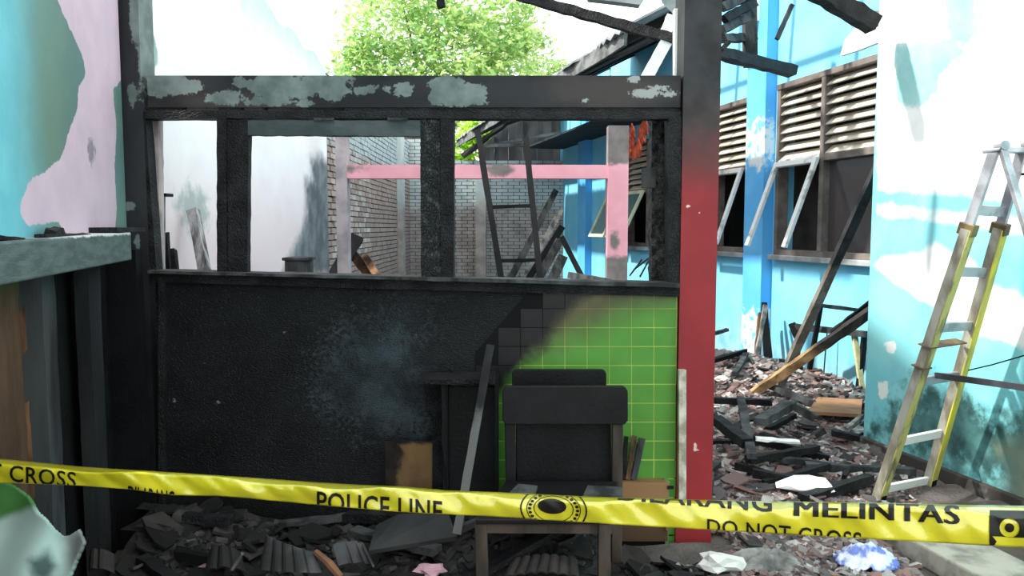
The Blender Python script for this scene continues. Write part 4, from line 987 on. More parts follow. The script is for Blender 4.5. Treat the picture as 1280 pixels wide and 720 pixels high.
for py, q in ((432, 434), (458, 462)):
    a = on_rail(BL, TL, py)
    mb = MB(); mb.bar(a - wdir * .045 - fdir * 0, a + wdir * (.04 if py == 458 else .30), .006, .064, fdir); mb.build('wire_binding', mat('rusty_wire', rgb(120, 100, 72), rgb(80, 70, 56), 12, .7, .3), st)
mb = MB(); mb.tube([at(1210, 463, 3.95), at(1240, 456, 3.9), at(1285, 443, 3.8), at(1400, 425, 3.5)], .004, 6); mb.build('wire', m_charfine, st)

# =================================================================== POLICE TAPE
TOP = [(-30, 570), (0, 573), (50, 578), (100, 583), (160, 587), (210, 590), (270, 594), (330, 598), (400, 603), (450, 606), (505, 608), (560, 613), (620, 615), (700, 619), (780, 622), (850, 624), (930, 626), (1000, 627), (1130, 629), (1205, 631), (1280, 632), (1400, 636)]
BOT = [(-30, 603), (0, 604), (50, 605), (100, 607), (165, 612), (215, 619), (270, 620), (300, 622), (395, 631), (500, 640), (560, 643), (620, 646), (760, 655), (880, 662), (1000, 669), (1130, 676), (1280, 685), (1400, 693)]
def interp(tab, x):
    return float(np.interp(x, [p[0] for p in tab], [p[1] for p in tab]))
def tapeY(x): return 1.98 - (x + 80) / 1480 * .28
def tape_pt(x, t, off=0.0):
    """t 0 bottom .. 1 top; the upper quarter folds back"""
    y = interp(BOT, x) * (1 - t) + interp(TOP, x) * t
    Y = tapeY(x)
    fold = .20 + .08 * math.sin(x * .021) + .04 * math.sin(x * .06 + 1)
    back = max(0, t - (1 - fold)) * (1.0 + .4 * math.sin(x * .017)) * .30
    rip = .0035 * math.sin(x * .055 + t * 3.1) + .0025 * math.sin(x * .13 + t * 6) + .004 * math.sin(x * .02 - t * 4) + .0018 * math.sin(x * .31 + t * 9) * t
    belly = .006 * math.sin(t * math.pi)
    return at(x, y, Y + back + rip - belly - off)
tp = thing('barrier_tape', at(640, 690, 1.85), 'yellow police barrier tape with black lettering stretched across the foreground', 'tape')
mb = MB(); nx = 300; nt = 16; vs = []; fs = []
for i in range(nx + 1):
    x = -24 + 1424 * i / nx
    for j in range(nt + 1): vs.append(tape_pt(x, j / nt))
N = len(vs); 
for i in range(nx):
    for j in range(nt): a = i * (nt + 1) + j; fs.append((a, a + nt + 1, a + nt + 2, a + 1))
mb.add(vs, fs)
s = NT('glossy_yellow_tape'); s.b.inputs['Base Color'].default_value = rgb(226, 218, 44); s.b.inputs['Roughness'].default_value = .28
s.b.inputs['Specular IOR Level'].default_value = .8; s.b.inputs['Coat Weight'].default_value = 1; s.b.inputs['Coat Roughness'].default_value = .12; s.b.inputs['Coat IOR'].default_value = 1.7; s.bump(s.noise(38, 3), .35, .006)
tr = s.n('ShaderNodeBsdfTranslucent'); tr.inputs[0].default_value = rgb(226, 218, 44); mx = s.n('ShaderNodeMixShader'); mx.inputs[0].default_value = .25
s.l(s.b.outputs[0], mx.inputs[1]); s.l(tr.outputs[0], mx.inputs[2]); s.l(mx.outputs[0], s.out.inputs[0])
o = mb.build('tape_band', s.m, tp, smooth=True, recalc=False)
sm = o.modifiers.new('t', 'SOLIDIFY'); sm.thickness = .0004
m_ink = mat('black_ink', rgb(24, 22, 16), None, rough=.5, bump=0)
def clip_bm(bm, co, no):
    g = bm.verts[:] + bm.edges[:] + bm.faces[:]
    bmesh.ops.bisect_plane(bm, geom=g, plane_co=co, plane_no=no, clear_outer=True)
def slice_bm(bm, xs):
    for x in xs:
        g = bm.verts[:] + bm.edges[:] + bm.faces[:]
        bmesh.ops.bisect_plane(bm, geom=g, plane_co=(x, 0, 0), plane_no=(1, 0, 0))
def put_on_tape(bm, name, lift=.0022):
    """bm in (x pixel along tape, t) space"""
    clip_bm(bm, (0, .985, 0), (0, 1, 0)); clip_bm(bm, (0, .015, 0), (0, -1, 0))
    if not bm.verts: bm.free(); return
    x0 = min(v.co.x for v in bm.verts); x1 = max(v.co.x for v in bm.verts)
    slice_bm(bm, [x for x in (-24 + 1424 * i / nx for i in range(nx + 1)) if x0 < x < x1])
    for t in [i / nt for i in range(1, nt)]:
        g = bm.verts[:] + bm.edges[:] + bm.faces[:]; bmesh.ops.bisect_plane(bm, geom=g, plane_co=(0, t, 0), plane_no=(0, 1, 0))
    inv = tp.matrix_world.inverted()
    for v in bm.verts: v.co = inv @ tape_pt(v.co.x, v.co.y, lift)
    me = bpy.data.meshes.new(name); bm.to_mesh(me); bm.free(); me.materials.append(m_ink)
    o = bpy.data.objects.new(name, me); COL.objects.link(o); o.parent = tp; return o
def text_bm(txt, bold=.02):
    cu = bpy.data.curves.new('t', 'FONT'); cu.body = txt; cu.offset = bold; cu.resolution_u = 3; cu.space_character = 1.05
    ob = bpy.data.objects.new('t', cu); COL.objects.link(ob); bpy.context.view_layer.update()
    me = bpy.data.meshes.new_from_object(ob.evaluated_get(bpy.context.evaluated_depsgraph_get()))
    bm = bmesh.new(); bm.from_mesh(me); bpy.data.objects.remove(ob); bpy.data.curves.remove(cu); bpy.data.meshes.remove(me)
    bmesh.ops.triangulate(bm, faces=bm.faces[:])
    return bm
def tape_text(txt, x0, x1, b0, t0, b1, t1, bold=.02, lift=.0022):
    """baseline/top in tape units at the two ends"""
    bm = text_bm(txt, bold)
    xs = [v.co.x for v in bm.verts]; ys = [v.co.y for v in bm.verts]; mx_, Mx = min(xs), max(xs); my_, My = 0.0, .69
    for v in bm.verts:
        f = (v.co.x - mx_) / (Mx - mx_); h = (v.co.y - my_) / (My - my_)
        b = b0 + (b1 - b0) * f; t = t0 + (t1 - t0) * f
        v.co = Vector((x0 + (x1 - x0) * f, b + (t - b) * h, 0))
    put_on_tape(bm, 'lettering', lift)
tape_text('T CROSS', -14, 95, .16, .80, -.12, .66, .012)
tape_text('POLICE LINE', 396, 553, -.25, .58, -.32, .52, .015)
tape_text('DILARANG', 772, 965, .92, 1.42, .68, 1.18, .02)
tape_text('MELINTAS', 992, 1197, .57, 1.07, .50, .98, 0.0)
tape_text('MELINTAS', 995, 1200, .57, 1.07, .50, .98, 0.0, .0026)
tape_text('DO NOT CROSS', 884, 1077, -.10, .36, -.36, .16, .010)
tape_text('DILARANG', 160, 218, -.55, .16, -.55, .16, .02)
def poly_bm(polys):
    bm = bmesh.new()
    for p in polys: bm.faces.new([bm.verts.new((x, y, 0)) for x, y in p])
    return bm
def ring(cx, cy, rx, ry, w, n=40):
    out = []
    for k in range(n):
        a, b = 2 * math.pi * k / n, 2 * math.pi * (k + 1) / n
        o_ = lambda an, s_: (cx + math.cos(an) * (rx - s_ * w * 40), cy + math.sin(an) * (ry - s_ * w))
        out.append([o_(a, 0), o_(b, 0), o_(b, 1), o_(a, 1)])
    return out
def ellp(cx, cy, rx, ry, n=24): return [[(cx + math.cos(2 * math.pi * k / n) * rx, cy + math.sin(2 * math.pi * k / n) * ry) for k in range(n)]]
P_ = ring(692, .42, 42, .92, .05) + ellp(690, .55, 18, .30) + ring(692, .42, 34, .74, .025) + ring(692, .45, 25, .52, .025)
for k in range(26):
    a = 2 * math.pi * k / 26
    P_ += ellp(692 + math.cos(a) * 30, .42 + math.sin(a) * .64, 2.4, .06, 6)
# radial strokes of the seal, wheat-like
put_on_tape(poly_bm(P_), 'round_seal')
# dark square with ring
def sq_ring():
    out = []; cx, cy, r1, r2 = 1262, .46, 12.5, .23; n = 32
    X0, X1, Y0, Y1 = 1237, 1330, .24, .88
    def hit(a):
        c, s_ = math.cos(a), math.sin(a); tx = ((X1 if c > 0 else X0) - cx) / c if abs(c) > 1e-6 else 1e9; ty = ((Y1 if s_ > 0 else Y0) - cy) / s_ if abs(s_) > 1e-6 else 1e9
        t = min(tx, ty); return (cx + c * t, cy + s_ * t)
    angs = sorted([2 * math.pi * k / n for k in range(n)])
    pts = [hit(a) for a in angs]
    # elliptical hole: param by same angle on scaled space
    hole = [(cx + math.cos(a) * r1, cy + math.sin(a) * r2) for a in angs]
    import itertools
    cor = [(X1, Y0), (X1, Y1), (X0, Y1), (X0, Y0)]
    out = []
    for k in range(n):
        k2 = (k + 1) % n
        p, q = [(cx + (X1 - cx) * max(-1, min(1, 1.6 * math.cos(a))) if math.cos(a) > 0 else cx + (cx - X0) * max(-1, min(1, 1.6 * math.cos(a))),
                 cy + (Y1 - cy) * max(-1, min(1, 1.6 * math.sin(a))) if math.sin(a) > 0 else cy + (cy - Y0) * max(-1, min(1, 1.6 * math.sin(a)))) for a in (angs[k], angs[k2] if k2 else 2 * math.pi)]
        out.append([hole[k], p, q, hole[k2]])
    out += ellp(cx, cy, 6, .11, 16)
    out.append([(1237, .02), (1243, .02), (1246, .12), (1240, .25), (1237, .25)])
    return out
bm = poly_bm(sq_ring()); bmesh.ops.remove_doubles(bm, verts=bm.verts, dist=1e-4); put_on_tape(bm, 'ring_emblem')

# =================================================================== RUBBLE
CHARS = [rgb(16, 16, 17), rgb(26, 25, 25), rgb(36, 35, 34), rgb(52, 48, 46), rgb(20, 19, 19), rgb(70, 64, 62), rgb(30, 28, 28)]
REDS = [rgb(128, 98, 92), rgb(104, 84, 80), rgb(146, 112, 102), rgb(84, 80, 80), rgb(128, 120, 116), rgb(52, 49, 49), rgb(170, 164, 160), rgb(112, 88, 84), rgb(34, 33, 34)]
m_shardb = mat('burnt_tile_shards', CHARS[0], rgb(26, 25, 25), 12, .8, .5, 60, .005, rnd=CHARS)
m_shardr = mat('clay_tile_shards', REDS[0], rgb(90, 84, 82), 12, .85, .5, 60, .005, rnd=REDS)
def shard_mesh(name, m, rs, size=1.0, curved=True):
    n = rs.randint(5, 7); mb = MB(); pts = []
    for k in range(n):
        a = 2 * math.pi * k / n + rs.uniform(-.3, .3); r = size * rs.uniform(.6, 1.0); pts.append((r * math.cos(a) * 1.25, r * math.sin(a) * .8))
    th = size * .16
    top = [(x, y, (.25 * y * y / size if curved else 0) + th / 2) for x, y in pts]; bot = [(x * .97, y * .97, z - th) for x, y, z in top]
    vs = top + bot; 
    c0 = len(vs); vs += [(0, 0, th / 2 - .03 * size), (0, 0, -th / 2 - .03 * size)]
    fs = []
    for k in range(n):
        k2 = (k + 1) % n; fs += [(k, k2, c0), (n + k2, n + k, c0 + 1), (k2, k, n + k, n + k2)]
    me = bpy.data.meshes.new(name); me.from_pydata(vs, [], fs); me.materials.append(m); return me
rs = random.Random(5)
SHB = [shard_mesh('roof_tile_shard', m_shardb, rs) for _ in range(8)]
SHR = [shard_mesh('roof_tile_shard', m_shardr, rs) for _ in range(8)]
def okpos(x, y):
    L = x + K * y
    if y < 3.66:
        if y > 3.42 and x < .95: return False
        if y < 2.98 and -.2 < x < .55: return False
        if x > .42 and x < .95 and y > 3.22: return False
        if abs(x - .86) < .2 and y > 3.35: return False
    if L > LB - .15 or L < LL + .12: return False
    if y < yC + .25 and L > LR - .12: return False
    if y < 3.7 and L > LK - .05: return False
    if x < XI + .1: return False
    return True
def scatter(n, fx, meshes, smin, smax, label, group, sink=.3, tilt=.35, name='roof_tile_shard'):
    k = 0
    while k < n:
        x, y = fx()
        if not okpos(x, y): continue
        if y < 3.5 and .06 - .35 < x < .62 and y > 2.6 : 
            if rs.random() < .5: continue
        s_ = rs.uniform(smin, smax)
        o = bpy.data.objects.new(name, rs.choice(meshes)); o.scale = (s_, s_, s_)
        o.location = (x, y, ground_h(x, y) + s_ * (.18 + rs.random() * .3)); o.rotation_euler = (rs.uniform(-tilt, tilt), rs.uniform(-tilt, tilt), rs.uniform(0, 6.28))
        COL.objects.link(o); tag(o, label, 'tile', group); k += 1
def zoneA(): return rs.uniform(-1.75, .8), rs.uniform(2.75, 3.42)
def zoneB():
    px = rs.uniform(885, 1120); y = rs.choice([rs.uniform(3.75, 5.5), rs.uniform(3.4, 4.6), rs.uniform(5, 8)]); return (px - 640) / F * y, y
scatter(110, zoneA, SHB, .045, .10, 'burnt black roof tile shard in the heap before the half wall', 'black tile shards in the foreground', tilt=.5)
scatter(175, zoneB, SHR, .04, .095, 'broken clay roof tile shard in the rubble right of the red column', 'clay tile shards right of the column')
# small crumbs, joined
def crumbs(name, n, fx, m, smin, smax, label):
    mb = MB(); k = 0
    while k < n:
        x, y = fx()
        if not okpos(x, y): continue
        s_ = rs.uniform(smin, smax); z = ground_h(x, y) + s_ * .2; a = rs.uniform(0, 6.28); t1, t2 = rs.uniform(-.5, .5), rs.uniform(-.5, .5)
        M = Matrix.Translation((x, y, z)) @ Matrix.Rotation(a, 4, 'Z') @ Matrix.Rotation(t1, 4, 'X') @ Matrix.Rotation(t2, 4, 'Y')
        w, d, h = s_ * rs.uniform(.6, 1.6), s_ * rs.uniform(.4, .9), s_ * rs.uniform(.12, .35)
        P8 = [M @ Vector((sx * w * rs.uniform(.6, 1), sy * d * rs.uniform(.6, 1), sz * h)) for sz in (-1, 1) for sx, sy in ((-1, -1), (1, -1), (1, 1), (-1, 1))]
        mb.hexa(P8); k += 1
    o = mb.build(name, m, recalc=False); tag(o, label, 'rubble', kind='stuff'); return o
def isl(name, cols, cm):
    s = NT(name); cr = s.n('ShaderNodeValToRGB'); cr.color_ramp.interpolation = 'CONSTANT'; els = cr.color_ramp.elements
    while len(els) < len(cols): els.new(.5)
    for i, k in enumerate(cols): els[i].position = i / len(cols); els[i].color = k
    s.l(s.geo.outputs['Random Per Island'], cr.inputs[0])
    s.l(s.mix(s.math('MULTIPLY', s.smooth(s.noise(20), .3, .7), .5), cr.outputs[0], cm), s.b.inputs['Base Color']); s.b.inputs['Roughness'].default_value = .85
    s.bump(s.noise(90), .5, .004); return s.m
def zA2(): return rs.uniform(-1.8, .9), rs.uniform(2.6, 3.55)
def zB2():
    px = rs.uniform(880, 1140); y = 3.3 + 5.2 * rs.random() ** 1.3; return (px - 640) / F * y, y
def zD2():
    px = rs.uniform(850, 1160); y = rs.uniform(3.1, 4.3); return (px - 640) / F * y, y
def zC2(): return rs.uniform(-1.7, 2.2), rs.uniform(3.8, 11)
crumbs('black_rubble', 2600, zA2, isl('black_crumbs', CHARS, rgb(30, 29, 29)), .012, .04, 'fine burnt rubble and charcoal bits before the half wall')
MATS_CR = isl('clay_crumbs', REDS + [rgb(190, 186, 180), rgb(150, 146, 142)], rgb(110, 102, 100))
crumbs('clay_rubble', 6500, zB2, MATS_CR, .012, .05, 'fine clay and plaster rubble right of the red column')
crumbs('clay_rubble', 2600, zD2, MATS_CR, .010, .038, 'fine clay and plaster rubble under the tape beside the kerb')
crumbs('room_rubble', 2500, zC2, isl('room_crumbs', CHARS + REDS, rgb(60, 58, 56)), .02, .07, 'rubble over the floor of the roofless room')
# charred timbers, individually
def timber(x0, y0, x1, y1, Y0, Y1, w, h, m, label, name='charred_timber', group=None, seg=8, jit=.004, lift=.04):
    a = onZ(x0, y0, Y0); b = onZ(x1, y1, Y1)   # Y0,Y1 here: heights of the two ends
    mb = MB(); mb.bar(a, b, w, h, seg=seg, jit=jit, rag=jit * 2); return tag(mb.build(name, m), label, 'timber', group)
timber(926, 498, 940, 570, .30, .18, .055, .03, m_chargrey, 'grey charred timber lying towards the camera in the rubble right of the column')
timber(895, 525, 935, 555, .22, .20, .07, .06, m_char, 'thick black timber lying by the right edge of the column')
timber(935, 575, 1022, 560, .12, .12, .05, .04, m_char, 'long black timber lying level in the middle of the clay rubble')
timber(950, 527, 988, 505, .26, .30, .08, .05, m_chargrey, 'wide grey charred timber below the slanting yellowish plank')
timber(988, 505, 1018, 522, .30, .22, .06, .05, m_chargrey, 'grey timber butted against the wide grey one below the yellowish plank')
timber(892, 500, 965, 503, .26, .28, .06, .04, m_char, 'black timber lying level at the far side of the rubble')
timber(1040, 540, 1075, 548, .14, .12, .06, .04, m_char, 'short black timber at the foot of the turquoise wall corner')
timber(1058, 537, 1078, 520, .14, .2, .03, .03, m_ash, 'pale short stick pointing up at the foot of the turquoise wall corner')
timber(945, 548, 1000, 553, .17, .16, .06, .015, m_white, 'thin white board strip lying in the clay rubble')
for k in range(26):
    x, y = zoneB()
    if not okpos(x, y) or y < 4.0: continue
    a = rs.uniform(0, 3.14); Ln = rs.uniform(.12, .35); z = ground_h(x, y) + .04
    dx, dy = math.cos(a) * Ln, math.sin(a) * Ln
    if not (okpos(x + dx, y + dy) and okpos(x - dx, y - dy)): continue
    mb = MB(); mb.bar((x - dx, y - dy, ground_h(x - dx, y - dy) + .04), (x + dx, y + dy, ground_h(x + dx, y + dy) + rs.uniform(.04, .09)), rs.uniform(.03, .06), rs.uniform(.025, .05), seg=5, jit=.004)
    tag(mb.build('charred_timber', rs.choice([m_char, m_chargrey, m_charfine])), 'charred timber offcut lying loose in the clay rubble right of the column', 'timber', 'loose charred offcuts right of the column')
for k in range(34):
    x, y = zoneA()
    a = rs.uniform(-.9, .9); Ln = rs.uniform(.10, .32); dx, dy = math.cos(a) * Ln, math.sin(a) * Ln * .5
    if y + abs(dy) > 3.42 or y - abs(dy) < 2.7 or not okpos(x + dx, y + dy) or not okpos(x - dx, y - dy) or x + Ln > .75: continue
    mb = MB(); mb.bar((x - dx, y - dy, ground_h(x - dx, y - dy) + .05), (x + dx, y + dy, ground_h(x + dx, y + dy) + rs.uniform(.04, .10)), rs.uniform(.03, .07), rs.uniform(.02, .04), seg=5, jit=.004)
    tag(mb.build('charred_timber', rs.choice([m_char, m_chargrey, m_charfine])), 'charred timber offcut lying loose in the black heap before the half wall', 'timber', 'loose charred offcuts in the foreground')
ORD = ['leftmost', 'second', 'third', 'fourth', 'fifth', 'sixth', 'seventh', 'eighth', 'ninth', 'tenth', 'eleventh', 'twelfth', 'thirteenth', 'fourteenth', 'fifteenth', 'sixteenth', 'seventeenth', 'eighteenth', 'nineteenth', 'twentieth', 'twenty-first', 'twenty-second', 'twenty-third', 'twenty-fourth', 'twenty-fifth', 'twenty-sixth', 'twenty-seventh', 'twenty-eighth', 'twenty-ninth', 'thirtieth', 'thirty-first', 'thirty-second']
for g, where in (('loose charred offcuts right of the column', 'in the clay rubble'), ('loose charred offcuts in the foreground', 'in the black heap before the half wall')):
    L_ = sorted([o for o in COL.objects if o.get('group') == g], key=lambda o: o.location.x / o.location.y)
    for i, o in enumerate(L_):
        shade = 'grey' if 'ashen' in o.data.materials[0].name else 'black'
        o['label'] = shade + ' offcut, ' + (ORD[i] + ' from left' if i else ORD[0]) + ' of those loose ' + where
# ribbed roof tile, foreground
def ribbed(name, corners, ribs, m, label, amp=.012, arch=.03):
    a, b, c, d = [Vector(p) for p in corners]; mb = MB(); nu, nv = ribs * 4, 8; vs = []
    nrm = (b - a).cross(d - a).normalized()
    if nrm.z < 0: nrm = -nrm
    for j in range(nv + 1):
        for i in range(nu + 1):
            u, v = i / nu, j / nv; p = a.lerp(b, u).lerp(d.lerp(c, u), v)
            vs.append(p + nrm * (amp * abs(math.sin(u * math.pi * ribs)) ** .7 + arch * math.sin(math.pi * u)))
    N = len(vs); vs += [v - nrm * .01 for v in vs]; w = nu + 1
    fs = [(j * w + i, j * w + i + 1, (j + 1) * w + i + 1, (j + 1) * w + i) for j in range(nv) for i in range(nu)]
    fs += [(N + j * w + i, N + (j + 1) * w + i, N + (j + 1) * w + i + 1, N + j * w + i + 1) for j in range(nv) for i in range(nu)]
    for i in range(nu): fs.append((i, N + i, N + i + 1, i + 1)); q = nv * w + i; fs.append((q, q + 1, N + q + 1, N + q))
    for j in range(nv): q = j * w; fs.append((q, q + w, N + q + w, N + q)); q += nu; fs.append((q, N + q, N + q + w, q + w))
    mb.add(vs, fs); return tag(mb.build(name, m, smooth=False), label, 'tile')
m_gtile = mat('ash_coated_tile', rgb(78, 78, 80), rgb(44, 43, 43), 7, .75, .4, 50, .004, layers=[((0, 0, -1, .16), rgb(122, 84, 66), .1, 9, .02)])
ribbed('roof_tile', [onZ(325, 712, .20), onZ(402, 716, .20), onZ(392, 690, .26), onZ(332, 668, .32)], 5, m_gtile, 'large grey ribbed roof tile in the foreground heap, lower left of centre')
ribbed('roof_tile', [onZ(255, 716, .2), onZ(308, 716, .2), onZ(300, 690, .25), onZ(262, 688, .25)], 3, m_shardb, 'dark roof tile left of the large grey ribbed tile')
ribbed('roof_tile', [onZ(425, 706, .2), onZ(468, 708, .22), onZ(455, 682, .26), onZ(418, 680, .28)], 3, m_gtile, 'grey ribbed roof tile fragment right of the large ribbed tile')
ribbed('roof_tile', [onZ(628, 722, .16), onZ(724, 722, .16), onZ(722, 700, .2), onZ(640, 700, .2)], 7, m_shardb, 'black ribbed roof tile lying under the chair')
ribbed('roof_tile', [onZ(110, 715, .25), onZ(142, 716, .25), onZ(142, 692, .3), onZ(112, 690, .3)], 2, m_shardb, 'square dark tile beside the pale sheet')
mb = MB(); mb.prism([onZ(460, 694, .22), onZ(572, 676, .22), onZ(560, 645, .30), onZ(498, 648, .30), onZ(470, 662, .27)], (0, 0, .02))
tag(mb.build('charred_plate', mat('dull_black_panel', rgb(30, 31, 32), rgb(44, 44, 44), 4, .6, .3), bevel=.003), 'flat black charred panel lying left of the chair legs', 'panel')
mb = MB(); mb.tube([onZ(395, 690, .26), onZ(412, 705, .24), onZ(426, 722, .2)], [.012, .016, .014], 7); tag(mb.build('bent_strip', mat('rust_brown', rgb(126, 88, 66), rgb(100, 74, 60), 8, .8)), 'rust-brown bent strip beside the large grey ribbed tile', 'strip')
mb = MB(); mb.tube([onZ(303, 692, .3), onZ(290, 712, .22)], .006, 6); tag(mb.build('thin_rod', m_ash), 'thin pale rod poking out of the foreground heap', 'rod')
for (x, y, c_, lab) in ((268, 702, rgb(176, 140, 146), 'small pinkish plaster lump left of the large ribbed tile'), (538, 712, rgb(190, 150, 160), 'small pinkish plaster lump at the bottom edge left of the chair'), (900, 702, rgb(214, 212, 206), 'whitish concrete lump by the bottom edge right of the column'), (1010, 606, rgb(236, 236, 232), 'bright white plaster slab just above the tape'), (903, 474, rgb(216, 206, 200), 'white plaster lump on the far rubble beside the column'), (1108, 548, rgb(196, 200, 196), 'pale plaster lump at the foot of the turquoise wall')):
    zz = .16 if x < 600 else .10
    p = onZ(x, y, zz if y > 500 else .22); big = {900: .07, 1010: .11, 1108: .05}.get(x, .045)
    bm = bmesh.new(); bmesh.ops.create_icosphere(bm, subdivisions=2, radius=1)
    for v in bm.verts: v.co *= 1 + .7 * noise.noise(v.co * 1.6 + Vector((x, 0, 0))); v.co = Vector((v.co.x * big * 1.3, v.co.y * big, v.co.z * big * (.35 if x == 1010 else .5)))
    me = bpy.data.meshes.new('plaster_lump'); bm.to_mesh(me); bm.free(); me.materials.append(mat('plaster_%d' % x, c_, tuple(k * .7 for k in c_[:3]) + (1,), 20, .9, .6, contrast=(.5, .8)))
    o = bpy.data.objects.new('plaster_lump', me); o.location = p; COL.objects.link(o); tag(o, lab, 'plaster')
# crumpled cloth / plastic bag
def crumple(name, c, sx, sy, h, m, label, cat, seed):
    mb = MB(); n = 26; vs = []
    for j in range(n + 1):
        for i in range(n + 1):
            u, v = i / n * 2 - 1, j / n * 2 - 1; r = math.hypot(u, v)
            z = h * max(0, 1 - r * r) + h * .55 * abs(noise.noise(Vector((u * 3 + seed, v * 3, 0)))) + h * .25 * noise.noise(Vector((u * 8, v * 8, seed)))
            k = 1 + .2 * noise.noise(Vector((math.atan2(v, u), seed, 0)))
            vs.append(Vector(c) + Vector((u * sx * k, v * sy * k, z - .01)))
    fs = [(j * (n + 1) + i, j * (n + 1) + i + 1, (j + 1) * (n + 1) + i + 1, (j + 1) * (n + 1) + i) for j in range(n) for i in range(n)]
    fs = [f for f in fs if all(math.hypot((vs[i].x - c[0]) / sx, (vs[i].y - c[1]) / sy) < 1.15 for i in f)]
    mb.add(vs, fs); o = mb.build(name, m, recalc=False, smooth=True)
    so = o.modifiers.new('s', 'SOLIDIFY'); so.thickness = .002
    return tag(o, label, cat)
crumple('plastic_bag', onZ(1082, 700, .06), .13, .09, .07, mat('blue_white_plastic', rgb(222, 228, 240), rgb(110, 130, 200), 14, .3, .3, contrast=(.45, .6)), 'crumpled blue and white plastic bag on the rubble below the tape', 'bag', 3)
crumple('plaster_sheet', onZ(955, 700, .04), .16, .10, .05, m_ash, 'crumpled pale grey sheet on the rubble at the bottom edge right of the column', 'sheet', 8)
# pale sheet, bottom left
m_sheet = mat('pale_teal_sheet', rgb(172, 200, 194), rgb(158, 186, 180), 3, .6, .2, 20, .004, layers=[('green', (rgb(44, 96, 46), rgb(74, 126, 66)), .04, 7, .02), ('grey', rgb(98, 102, 100), .06, 10, .05), ('dark', rgb(70, 90, 90), .08, 9, .03)])
op = [(-12, 598), (0, 602), (16, 607), (34, 622), (44, 640), (72, 664), (82, 672), (98, 662), (104, 678), (92, 706), (80, 735), (74, 1080), (-12, 1080)]
mb = MB(); nu, nv = 62, 170; vs = []; gx = np.linspace(-14, 110, nu + 1); gy = np.linspace(594, 1090, nv + 1)
GX, GY = np.meshgrid(gx, gy); SD = sd_poly(GX, GY, op)
for j in range(nv + 1):
    for i in range(nu + 1):
        x, y = gx[i], gy[j]
        if -6 < SD[j, i] < 0:   # snap the rim onto the torn outline
            best = None
            for k in range(len(op)):
                x0_, y0_ = op[k]; x1_, y1_ = op[(k + 1) % len(op)]; ex, ey = x1_ - x0_, y1_ - y0_
                t = max(0, min(1, ((x - x0_) * ex + (y - y0_) * ey) / (ex * ex + ey * ey))); qx, qy = x0_ + t * ex, y0_ + t * ey
                dd = math.hypot(qx - x, qy - y)
                if best is None or dd < best[0]: best = (dd, qx, qy)
            x, y = best[1], best[2]
        vs.append(at(x, y, 2.08 - (y - 600) * .0004 + .018 * math.sin(x * .07 + y * .03) + .01 * math.sin(y * .05)))
lowg = sd_poly(GX, GY, [(-70, 580), (50, 590), (52, 640), (38, 634), (20, 640), (0, 648), (-70, 660)]) / 300
lgr = sd_poly(GX, GY, [(78, 668), (110, 655), (112, 690), (90, 712), (82, 690)]) / 300
ldk = sd_poly(GX, GY, [(35, 700), (60, 690), (72, 708), (60, 730), (40, 725)]) / 300
w = nu + 1; fs = []
for j in range(nv):
    for i in range(nu):
        if SD[j:j + 2, i:i + 2].min() > -2.0: fs.append((j * w + i, (j + 1) * w + i, (j + 1) * w + i + 1, j * w + i + 1))
mb.add(vs, fs)
o = mb.build('pale_sheet', m_sheet, recalc=False, smooth=True, attrs={'green': lowg.ravel(), 'grey': lgr.ravel(), 'dark': ldk.ravel()})
so = o.modifiers.new('s', 'SOLIDIFY'); so.thickness = .012
bm = bmesh.new(); bm.from_mesh(o.data); loose = [v for v in bm.verts if not v.link_faces]; bmesh.ops.delete(bm, geom=loose, context='VERTS'); bm.to_mesh(o.data); bm.free()
tag(o, 'torn pale teal sheet with a green upper edge in the bottom left corner', 'sheet')

# =================================================================== TREES
def leaf_mat(name, c1, c2, c3):
    s = NT(name); cr = s.n('ShaderNodeValToRGB'); e = cr.color_ramp.elements
    e.new(.5); e[0].color = c1; e[1].color = c2; e[2].color = c3
    s.l(s.geo.outputs['Random Per Island'], cr.inputs[0]); s.l(cr.outputs[0], s.b.inputs['Base Color']); s.b.inputs['Roughness'].default_value = .5
    tr = s.n('ShaderNodeBsdfTranslucent'); s.l(cr.outputs[0], tr.inputs[0]); mx = s.n('ShaderNodeMixShader'); mx.inputs[0].default_value = .45
    s.l(s.b.outputs[0], mx.inputs[1]); s.l(tr.outputs[0], mx.inputs[2]); s.l(mx.outputs[0], s.out.inputs[0]); return s.m
m_leaf = leaf_mat('light_green_leaves', rgb(120, 176, 110), rgb(176, 208, 120), rgb(204, 220, 150))
m_leaf2 = leaf_mat('yellow_green_leaves', rgb(150, 200, 60), rgb(186, 226, 80), rgb(204, 236, 110))
m_bark = mat('pale_bark', rgb(128, 120, 104), rgb(90, 84, 74), 6, .9, .6)
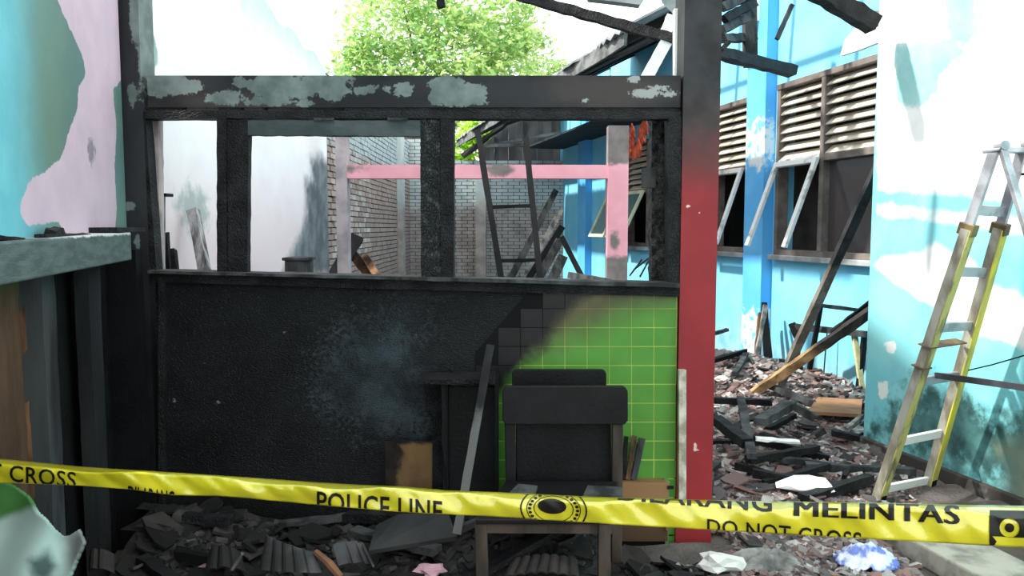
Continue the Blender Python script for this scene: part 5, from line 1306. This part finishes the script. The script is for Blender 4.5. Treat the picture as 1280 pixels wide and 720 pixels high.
def tree(name, base, blobs, nleaf, ls, m, label, trunk_r=.22, cat='tree'):
    t = thing(name, base, label, cat)
    rt_ = random.Random(len(blobs) * 7 + nleaf)
    base = Vector(base); top = Vector((base.x, base.y, base.z)) ; cen = sum((Vector(b[0]) for b in blobs), Vector()) / len(blobs)
    mb = MB(); mb.tube([base, base.lerp(cen, .35) + Vector((.1, 0, 0)), base.lerp(cen, .7)], [trunk_r, trunk_r * .8, trunk_r * .55], 10); mb.build('trunk', m_bark, t)
    for b in blobs:
        mb = MB(); a = base.lerp(cen, .6); c_ = Vector(b[0]); mb.tube([a, a.lerp(c_, .5) + Vector((0, 0, .15)), c_], [trunk_r * .35, trunk_r * .22, trunk_r * .08], 6); mb.build('branch', m_bark, t)
    mb = MB(); tot = sum(b[1] ** 2 for b in blobs)
    vs = []; fs = []
    for (c_, r) in blobs:
        c_ = Vector(c_); k = int(nleaf * r * r / tot)
        cl = [c_ + Vector((rt_.gauss(0, 1), rt_.gauss(0, 1), rt_.gauss(0, 1))).normalized() * r * rt_.uniform(.35, 1) for _ in range(max(6, int(34 * r)))]
        for _ in range(k):
            q = rt_.choice(cl); p = q + Vector((rt_.gauss(0, .22), rt_.gauss(0, .22), rt_.gauss(0, .16))) * min(1, r)
            a = Vector((rt_.uniform(-1, 1), rt_.uniform(-1, 1), rt_.uniform(-.6, .6))).normalized(); bb = a.orthogonal().normalized(); bb = (bb + a.cross(bb) * rt_.uniform(-1, 1)).normalized()
            s_ = ls * rt_.uniform(.6, 1.3); n = len(vs)
            vs += [p - a * s_, p + bb * s_ * .42, p + a * s_, p - bb * s_ * .42]; fs.append((n, n + 1, n + 2, n + 3))
    mb.add(vs, fs); mb.build('leaves', m, t, kind='stuff', recalc=False)
    return t
def B(px, py, Y, r): return (tuple(at(px, py, Y)), r)
tree('leafy_tree', (at(540, 0, 20).x, 20, 0), [B(470, 40, 20, .9), B(500, 78, 20, 1.0), B(545, 30, 20.5, 1.2), B(590, 70, 20, 1.2), B(640, 90, 20.5, 1.0), B(620, 20, 21, 1.1), B(560, 100, 20, 1.2), B(450, 90, 20, .8), B(500, -10, 20.5, 1.2), B(660, 45, 21, .8), B(440, 130, 20, .8), B(520, 150, 20, 1.1)],
     15000, .10, m_leaf, 'tall light green leafy tree rising behind the brick wall')
tree('small_tree', (at(670, 0, 27).x, 27, 0), [B(705, 88, 27, .6), B(675, 95, 27, .8), B(655, 60, 27, .8)], 2400, .09, m_leaf, 'thin pale leafy tree right of the tall one, by the roof edge', .12)
tree('bushy_tree', (at(596, 0, 17).x, 17, 0), [B(585, 168, 17, .38), B(612, 160, 17, .42), B(575, 190, 17, .3), B(600, 140, 17, .4), B(640, 150, 17.2, .4)], 5200, .07, m_leaf2, 'low yellow-green bush showing over the back wall beside the ladder', .08, 'bush')
